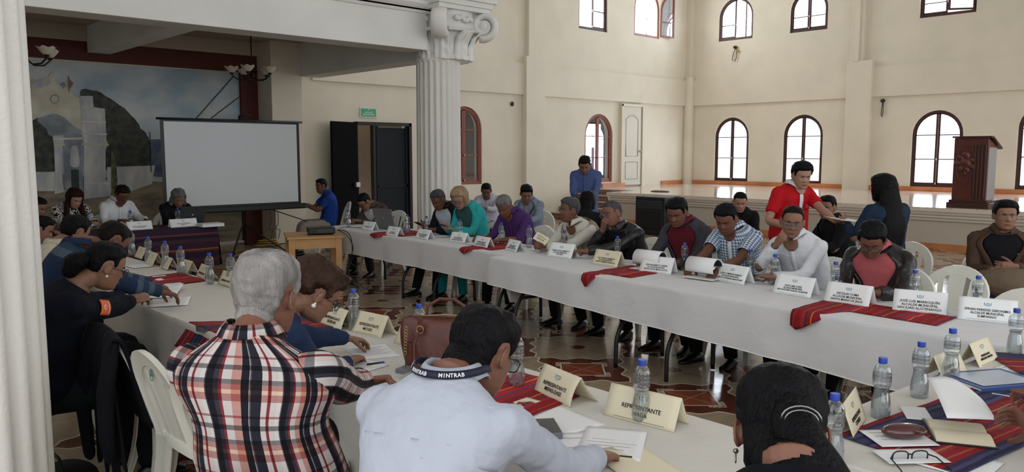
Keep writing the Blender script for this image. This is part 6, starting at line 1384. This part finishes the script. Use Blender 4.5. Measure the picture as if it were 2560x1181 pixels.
B5 = person('young man standing in a blue shirt looking down at his phone', atd(1462, 413, 11.0), hd=212, hyaw=5, hpitch=38, stand=True, pz=.93, pel=(-.13, 0), top='shirt', tm=cloth('shirt_blue', '4a5a86'), sk='m', hair=HB, R=(.22, .06, 1.13), L=(.22, -.06, 1.13), Rp=((.7, -.6, .1), (0, -.3, 1)), Lp=((.7, .6, .1), (0, .3, 1)), rc=.9, lc=.9, lm=trous('cream', 'b0a898'), slouch=.02, bulk=.95)
p = B5['WR'][1].lerp(B5['WR'][-1], .5)+B5['F']*.06; phone(tuple(p+Vector((0, 0, .03))), 120, 'phone in the hands of the standing young man', (.4, 0), mat('phone_white', 'b8bcc4', .3))
B6 = person('woman with tied-back hair in a black top seated behind the check shirt', atd(1850, 506, 9.2), hd=205, hyaw=12, hpitch=22, top='blouse', tm=cloth('top_black', '101014'), sk='l', hair=HB, hst='short', hth=.008, fem=2, collar=False, R=(.26, .12, .82), L=(.26, -.12, .82), pel=(-.14, 0), sc=.94, hs=.96, chair_='white plastic chair under the woman in the black top')
B7 = person('young man standing in a red polo shirt with a white collar', atd(2004, 440, 7.6), hd=250, hyaw=-18, hpitch=18, stand=True, pz=.92, pel=(-.17, -.02), top='shirt', tm=cloth('polo_red', 'b4141c'), collarm=cloth('shirt_white', 'd9dadf'), sk='l', hair=HB, hth=.022, sleeve='short', R=(.14, .28, 1.05), L=(.36, -.10, 1.10), Lp=((.8, .3, .1), (0, .2, 1)), lc=.5, eyes='open', bulk=1.08, shw=1.05, wide=1.04, lm=trous('jeans', '2a3350'), slouch=.02)
patch(B7, .72, -30, .05, .02, WSH, 'chest_print'); patch(B7, .62, -28, .07, .04, mat('crest_pink', 'd05060', .7), 'chest_emblem')
p = B7['WR'][-1]; ho = sheet((p.x, p.y, p.z+.03), 20, 'white papers held out by the young man in the red polo', w=.24, l=.34, curl=.02); ho.rotation_euler = (radians(3), radians(-4), radians(70)); ho.location = p+B7['F']*.12+Vector((0, 0, .02))
B8 = person('dark-haired man in a black jacket seated in profile beside the red polo', atd(2068, 520, 8.3), hd=150, hyaw=30, hpitch=8, top='jacket', tm=cloth('jacket_black', '121318'), inner=cloth('shirt_black', '141418'), sk='m', hair=HB, eyes='open', R=(.26, .12, .84), L=(.26, -.1, .84), pel=(-.14, 0), chair_='white plastic chair under the man in the black jacket')
B9 = person('woman with long straight black hair standing with her back to the camera', atd(2205, 474, 6.9), hd=62, hyaw=10, hpitch=4, stand=True, pz=.90, pel=(-.06, 0), top='blouse', tm=cloth('blouse_navy', '1c2c40'), sk='m', hair=HB, hst='long', hth=.022, fem=1, collar=False, face=False, R=(.24, .12, 1.1), L=(.24, -.14, 1.1), slouch=0, tail=[[(0, -.07, .03, .085, .05, 'h'), (-.12, 0, -.14, .11, .06, 'b'), (-.17, -.01, -.30, .12, .055, 'b'), (-.17, -.02, -.44, .11, .05, 'b'), (-.16, -.02, -.55, .07, .03, 'b')]], sc=.97)
B10 = person('young man in a brown jacket and black shirt with arms folded behind the empty chairs', atd(2513, 541, 6.6), hd=205, hyaw=4, hpitch=2, top='jacket', tm=cloth('jacket_brown', '4c3a2e'), inner=cloth('shirt_black', '141418'), sk='m', hair=HB, hth=.02, eyes='open', R=(.20, .1, .78), L=(.20, -.06, .82), Rp=((.1, -1, 0), (-1, 0, 0)), Lp=((.1, 1, 0), (-1, 0, 0)), pel=(-.14, 0), wide=1.05, lm=trous('jeans_dark', '1c2c48'), shw=1.05, chair_='white plastic chair under the young man in the brown jacket')
patch(B10, .68, -26, .05, .015, WSH, 'shirt_print')
# brown bag on his lap
lapb = empty('jacket_bundle', tuple(B10['bw'](.16, 0, .70)), 0, 'folded tan jacket across the lap of the man in brown', 'jacket'); b = MB(); b.ell((0, 0, -.02), (.20, .25, .14), 24, 12); o = b.build('folded_cloth', cloth('tan_cloth', '6e5f50'), lapb, sub=1); b = MB(); b.box((-.185, .04, .0), (.02, .14, .1)); b.build('pocket', cloth('tan_cloth', '6e5f50'), lapb, smooth=False, bevel=.01)
# ---------------------------------------------------------------- head table
H1 = person('woman with auburn hair in a black and white patterned blouse', aty(187, 498, 11.45), hd=272, hyaw=12, hpitch=30, top='blouse', tm=None or (lambda: (lambda m: m)(stripemat('blouse_bw', [(0, '111114'), (.35, 'd8d4cc'), (.55, '111114'), (.8, 'd8d4cc')], .09, [(0, '111114'), (.4, 'd8d4cc')], .07, wav=.35, mixf=1, mode='DIFFERENCE')))(), sk='l', hair=HRED, hst='long', hth=.022, fem=2, collar=False, R=(.28, .12, .84), L=(.28, -.14, .84), pel=(-.2, 0), tail=[[(.07, -.02, .0, .03, .04, 'h'), (.085, .0, -.08, .035, .045, 'h'), (.0, .11, -.25, .03, .035, 'b')], [(-.07, -.02, .0, .03, .04, 'h'), (-.085, .0, -.08, .035, .045, 'h'), (.0, -.11, -.25, .03, .035, 'b')], [(0, -.08, 0, .08, .04, 'h'), (-.12, 0, -.2, .08, .04, 'b'), (-.12, 0, -.3, .05, .03, 'b')]], chair_='white plastic chair under the woman with auburn hair')
H2 = person('man in a white shirt with dark glasses at the head table', aty(305, 488, 11.4), hd=278, hyaw=0, hpitch=32, top='shirt', tm=WSH, sk='d', hair=HD, hth=.018, glasses=BLACK, R=(.22, .16, .85), L=(.30, -.16, .84), pel=(-.2, 0), bulk=1.05, chair_='white plastic chair under the white-shirted man at the head table')
H3 = person('woman with curly grey hair in a dark top at the laptop on the head table', aty(446, 497, 11.35), hd=265, hyaw=-2, hpitch=34, top='blouse', tm=cloth('top_charcoal', '17181e'), sk='m', hair=HGREY, hst='curly', hth=.02, fem=1, collar=False, R=(.30, .2, .80), L=(.28, -.1, .8), pel=(-.2, 0), tail=[[(.075, -.02, 0, .035, .045, 'h'), (.085, -.01, -.09, .035, .045, 'h')], [(-.075, -.02, 0, .035, .045, 'h'), (-.085, -.01, -.09, .035, .045, 'h')]], sc=.96, chair_='white plastic chair under the woman with curly grey hair')
H4 = person('dark-haired person partly hidden by the near column, farther one', aty(94, 520, 11.0), hd=300, hyaw=10, hpitch=25, top='shirt', tm=cloth('shirt_dusky', '5a4a52'), sk='m', hair=HD, pel=(-.2, 0), R=(.3, .15, .8), L=(.3, -.15, .8)); H5 = person('dark-haired person partly hidden by the near column, nearer one', atd(104, 575, 7.4), hd=330, hyaw=5, hpitch=25, top='shirt', tm=cloth('shirt_dusky2', '3a3a48'), sk='m', hair=HB, pel=(-.2, 0), R=(.3, .15, .8), L=(.3, -.15, .8))
# ---------------------------------------------------------------- near row, seen from behind
N1 = person('dark-haired man in an off-white shirt with a dark lanyard on the near row', atd(188, 583, 5.75), hd=2, hyaw=12, hpitch=24, top='shirt', tm=cloth('shirt_offwhite', 'bdb4a2'), sk='m', hair=HB, hth=.016, lanyard=navyband, R=(.40, .12, .80), L=(.40, -.1, .80), pel=(-.2, 0), wide=1.04, bulk=1.1, chair_='white plastic chair with a grey-rimmed back under the man in off-white')
NAVY = stripemat('sweater_navy', [(0, '22334e')], 1, [(0, '1f2f4a'), (.70, '1f2f4a'), (.74, '4a5866'), (.80, '2a3d54'), (.86, '4a5866'), (.92, '24364c')], .60, mixf=1)
N2 = person('man in a navy striped sweater leaning onto the table behind the woman', atd(278, 604, 4.9), hd=352, hyaw=14, hpitch=42, top='sweater', tm=NAVY, sk='d', hair=HD, hth=.010, R=(.36, .10, .82), L=(.38, -.18, .82), nb=(-.18, 0, .0), pel=(-.34, .02), bulk=1.2, shw=1.12, face=False, chair_='white plastic chair beside the near column')
DK = cloth('jacket_midnight', '0f111c', rough=.95)
N3 = person('woman in a midnight blue jacket with glasses and a black hair bun holding papers', atd(262, 668, 4.15), hd=-6, hyaw=6, hpitch=24, top='jacket', tm=DK, sk='m', hair=HB, hst='short', hth=.016, fem=1, glasses=BLACK, RA=atz(452, 742, .82), LA=atz(365, 748, .82), Rp=((.9, -.1, .2), (0, -.5, -.8)), Lp=((.9, .2, .1), (0, .3, -.9)), rc=.9, lc=.8, pel=(-.32, .0), nb=(-.13, 0, -.08), collar=False, bulk=1.1, shw=1.05, tail=[[(.0, -.10, .01, .045, .04, 'h'), (.0, -.14, -.02, .055, .055, 'h'), (.0, -.15, -.07, .04, .04, 'h')]], lm=trous('blackgreen', '15191a'), chair_=None, sc=1.03)
b = MB(); b.ell(N3['loc'](N3['HH'](.086, .0, -.042)), (.007, .007, .007)); b.build('earring', mat('pearl', 'e0dcd4', .2), N3['root']); b = MB(); b.ell(N3['loc'](N3['HH'](.04, -.075, .06)), (.018, .018, .02)); b.build('hair_tie', mat('tie_pink', '8a4a58', .6), N3['root'])
# orange sleeve badge
e0, s0 = N3['EL'][1], N3['SJ'][1]; c = s0.lerp(e0, .62); d = (e0-s0).normalized(); nn = (N3['S']+Vector((0, 0, .25))-d*d.dot(N3['S']+Vector((0, 0, .25)))).normalized(); w_ = d.cross(nn)
def onarm(u, v, o): an = u/.064; return N3['loc'](c+d*v+(nn*cos(an)+w_*sin(an))*(.070+o))
b = MB(); b.rings([[onarm((j/8-.5)*.075, (i/4-.5)*.085, .004) for j in range(9)] for i in range(5)], closed=False, cap=False); bo_ = b.build('sleeve_badge', mat('badge_orange', 'dc6a34', .6, var=.02), N3['root']); q = bo_.modifiers.new('t', 'SOLIDIFY'); q.thickness = .002
b = MB(); b.rings([[onarm(.014*cos(2*pi*k/4+pi/4*0), -.012+.014*sin(2*pi*k/4), o) for k in range(4)] for o in (.0065,)]+[[onarm(.008*cos(2*pi*k/4), -.012+.008*sin(2*pi*k/4), .007) for k in range(4)]], cap=False); b.build('emblem', mat('badge_cream', 'f0dccc', .6), bo_)
b = MB(); b.rings([[onarm(x, .022+y, .0068) for x in (-.026, -.013, 0, .013, .026)] for y in (0, .006)], closed=False, cap=False); b.build('badge_text', mat('badge_cream', 'f0dccc', .6), bo_)
PLD = stripemat('plaid_red', [(0, 'd8d2d0'), (.10, '8a3840'), (.15, 'd8d2d0'), (.24, '2a2a36'), (.38, '5a5a64'), (.40, 'd8d2d0'), (.41, '20202a'), (.50, 'c89a90'), (.60, 'd8d2d0'), (.70, '8a3840'), (.74, '3a3a46'), (.80, '1c1c26'), (.90, '50505c'), (.92, 'e0dcd8')], .135, [(0, 'e0dcda'), (.14, 'b0605a'), (.26, 'e8c8a8'), (.33, 'b0605a'), (.42, '3c3c48'), (.50, 'dcd8d6'), (.66, '30303c'), (.74, 'dcd8d6'), (.86, '9c3840'), (.90, 'dcd8d6')], .125, mixf=.8, mode='MULTIPLY', bump=.5)
N4 = person('white-haired man in a red, white and black plaid shirt seen from behind', atd(668, 745, 2.55), hd=36, hyaw=-6, hpitch=14, hs=1.13, top='shirt', tm=PLD, mats_uv=True, sk='r', hair=HWHT, hst='short', hth=.020, RA=atz(930, 962, .83), LA=atz(740, 930, .80), Rp=((.3, .95, .12), (-.3, .1, -.9)), rc=.9, pel=(-.12, .15), bulk=1.22, shw=1.22, sc=1.06, neckz=.0, face=False, eyes='down', slouch=.06, armr=1.12, lm=trous('navy', '1a2030'), hback=-.112, tail=[[(0, -.05, -.055, .066, .05, 'h'), (0, -.052, -.10, .06, .042, 'h'), (0, -.055, -.125, .052, .034, 'h')]], chair_='white plastic chair under the white-haired man in plaid', voxel=.004, torso_d=1.15)
bx = empty('small_device', tuple(atz(1010, 925, .80)), .3, 'small grey gadget in the hand of the man in plaid', 'gadget'); b = MB(); b.box((0, 0, 0), (.07, .045, .022)); b.build('device_body', mat('device_grey', '6a6c70', .3), bx, smooth=False, bevel=.004)
N5 = person('woman with curly brown hair, glasses and earrings in a blue top writing', atd(792, 735, 3.45), hd=0, hyaw=-18, hpitch=38, top='blouse', tm=cloth('top_blue', '22304e'), sk='m', hair=HBRN, hst='curly', hth=.034, fem=1, glasses=BLACK, RA=atz(872, 905, .785), L=(.40, -.26, .80), Rp=((.9, -.45, 0), (0, 0, -1)), rc=.6, pel=(-.34, .0), collar=False, face=True, bulk=1.1, tail=[[(0, -.06, .09, .07, .05, 'h'), (0, -.10, .06, .07, .06, 'h'), (0, -.12, .0, .06, .05, 'h')]], lm=trous('dark', '17171c'), hback=-.05, chair_=None, voxel=.004)
for s in (-1, 1): b = MB(); b.ell(N5['loc'](N5['HH'](s*.088, -.004, -.048)), (.010, .010, .010), 10, 8); b.ell(N5['loc'](N5['HH'](s*.089, -.004, -.036)), (.005, .005, .005), 8, 6); b.build('earring', mat('pearl', 'e0dcd4', .2), N5['root'])
w = N5['WR'][1]; d = (w-N5['EL'][1]).normalized(); b = MB(); b.tube([N5['loc'](w-d*.022), N5['loc'](w-d*.002)], .031, 16, cap=False); b.build('wristwatch', mat('watch_gold', 'b49a66', .25, metal=.8), N5['root'])
N6 = person('man in a white shirt with a lettered navy lanyard and glasses, back to the camera', atd(1206, 884, 2.28), hd=22, hyaw=-14, hpitch=30, top='shirt', tm=cloth('shirt_crisp', 'b4b9c6', bump=.7), mats_uv=True, sk='r', hair=HB, hst='short', hth=.016, glasses=BLACK, R=(.24, .28, .80), L=(.24, -.2, .80), rc=.8, pel=(-.30, -.0), bulk=1.05, shw=1.12, sc=1.02, hs=1.06, slouch=.09, armr=1.1, face=True, lm=trous('navy', '1a2030'), hback=-.10, tail=[[(0, -.05, -.02, .072, .055, 'h'), (-.065, -.01, .0, .070, .058, 'b'), (-.105, -.014, -.006, .063, .046, 'b')]], nb=(-.15, -.02, -.03), voxel=.004, torso_d=1.0, wide=1.04)
# lanyard round the collar with lettering, yoke seam
tp, to = N6['tp'], N6['toff']; NBp = N6['NB']; F6, S6 = N6['F'], N6['S']; Uz = Vector((0, 0, 1))
def col6(an, v, o=0): c, s_ = cos(an), sin(an); return NBp+(S6*s_+F6*c*1.05)*(.097+.008*v+o)*1.05+Uz*(.042-.020*v-.03*max(0, c))
N6['strip']('lanyard', navyband, [[col6(radians(60+240*j/30), v) for j in range(31)] for v in (0, 1)], .002)
LT = mat('lettering_white', 'dcdce0', .6, var=0)
for kk, an0 in ((0, 205), (1, 150), (2, 255)):
    for i, chx in enumerate('MINTRAB'):
        an = radians(an0-(i-3)*5.2); c0 = col6(an, .5, .0035); tx = (col6(an-.01, .5)-col6(an+.01, .5)).normalized(); up = (col6(an, 0)-col6(an, 1)).normalized(); nz = tx.cross(up); o_ = N6['loc'](c0)
        textmesh(chx, .015, LT, N6['root'], Matrix(((tx.x, up.x, nz.x, o_.x), (tx.y, up.y, nz.y, o_.y), (tx.z, up.z, nz.z, o_.z), (0, 0, 0, 1))), bold=.0004)
N6['strip']('yoke', cloth('shirt_crisp', 'b4b9c6'), [[tp(t_, radians(78+204*j/24), to-.003) for j in range(25)] for t_ in (.66, .68, .70, .72)], .003)
N7 = person('woman with black hair gathered low in a silver clip, nearest the camera', atd(1952, 1092, 1.62), hd=38, hyaw=-6, hpitch=40, nb=(-.15, -.01, .0), top='sweater', tm=cloth('sweater_black', '0b0c14', rough=.98), sk='r', hair=HB, hst='short', hth=.022, fem=1, collar=False, R=(.3, .22, .78), L=(.28, -.2, .78), pel=(-.32, 0), bulk=1.1, face=True, hback=-.112, shw=1.12, tail=[[(0, -.05, -.03, .082, .06, 'h'), (0, -.075, -.09, .08, .055, 'h'), (-.165, 0, -.0, .066, .045, 'b'), (-.20, 0, -.03, .05, .03, 'b')], [(.02, -.085, .02, .05, .03, 'h'), (.02, -.115, -.03, .045, .035, 'h'), (-.20, .06, -.06, .06, .04, 'b'), (-.24, .09, -.16, .07, .04, 'b'), (-.25, .11, -.27, .05, .03, 'b')]], voxel=.0035, hs=1.03)
b = MB(); b.tube([N7['loc'](N7['HH'](.025+.036*cos(t), -.148-.014*sin(t), -.02+.022*sin(t))) for t in [pi*k/10 for k in range(11)]], .0022, 6); b.tube([N7['loc'](N7['HH'](.025+.030*cos(t), -.152-.012*sin(t), -.024+.017*sin(t))) for t in [pi*k/10 for k in range(11)]], .0018, 6); b.build('hair_clip', GLR, N7['root'])
b = MB(); b.ell(N7['loc'](N7['HH'](-.089, -.002, -.040)), (.006, .006, .006)); b.tube([N7['loc'](N7['HH'](-.089, -.002+.005*sin(t), -.055+.010*cos(t))) for t in [2*pi*k/12 for k in range(12)]], .0016, 6, loop=True, cap=False); b.build('earring', GLR, N7['root'])
# ---------------------------------------------------------------- two people at the right edge, only their arms inside the frame
N8 = person('person in a blue denim shirt at the right edge holding a printed sheet', (2.86, .30, 1.26), hd=95, hpitch=25, top='shirt', tm=cloth('denim_shirt', '4a6478'), sk='d', hair=HB, R=(.2, .2, .8), L=(.3, -.1, .85), RA=atz(2510, 1035, .82), LA=atz(2430, 1085, .83), pel=(-.25, 0), rc=.8, lc=.7, voxel=.003, chair_='white plastic chair outside the right edge of the picture', Lp=((.55, .75, .12), (.6, -.6, -.5)), Rp=((.75, .65, .1), (.6, -.6, -.5)))
# ================================================================ LIGHT, SKY, CAMERA
wd_ = bpy.data.worlds.new('daylight'); SC.world = wd_; wd_.use_nodes = True; bgn = wd_.node_tree.nodes['Background']
bgn.inputs[0].default_value = (.93, .97, 1, 1); bgn.inputs[1].default_value = 1.6
def win_light(name, loc, size, rot, power, col=(.93, .97, 1)):
    l = bpy.data.lights.new(name, 'AREA'); l.shape = 'RECTANGLE'; l.size, l.size_y = size; l.energy = power; l.color = col
    o = bpy.data.objects.new(name, l); COL.objects.link(o); o.location = loc; o.rotation_euler = rot; return o
for i, w in enumerate(WB):
    win_light('window_daylight', (XB+.35, (w[0]+w[1])/2, (w[2]+w[3])/2), (w[3]-w[2], w[1]-w[0]), (0, pi/2, 0), WPOW if i < 4 else WPOW*1.2)
for w in WA[2:]:
    win_light('window_daylight', ((w[0]+w[1])/2, YA+.35, (w[2]+w[3])/2), (w[1]-w[0], w[3]-w[2]), (-pi/2, 0, 0), WPOW)
cam = bpy.data.cameras.new('camera'); co = bpy.data.objects.new('camera', cam); COL.objects.link(co)
cam.sensor_fit = 'HORIZONTAL'; cam.sensor_width = 36; cam.lens = 36*F_PX/2560; co.location = CPOS
co.rotation_euler = (pi/2-PITCH, 0, HEAD-pi/2); cam.clip_end = 200; cam.clip_start = .05; SC.camera = co
SC.view_settings.view_transform = 'Standard'; SC.view_settings.look = 'None'; SC.view_settings.gamma = 1; SC.view_settings.use_curve_mapping = False
SC.view_settings.exposure = EXPO
SC.cycles.max_bounces = 12; SC.cycles.transmission_bounces = 10; SC.cycles.diffuse_bounces = 4; SC.cycles.transparent_max_bounces = 16; SC.cycles.caustics_reflective = False; SC.cycles.caustics_refractive = False
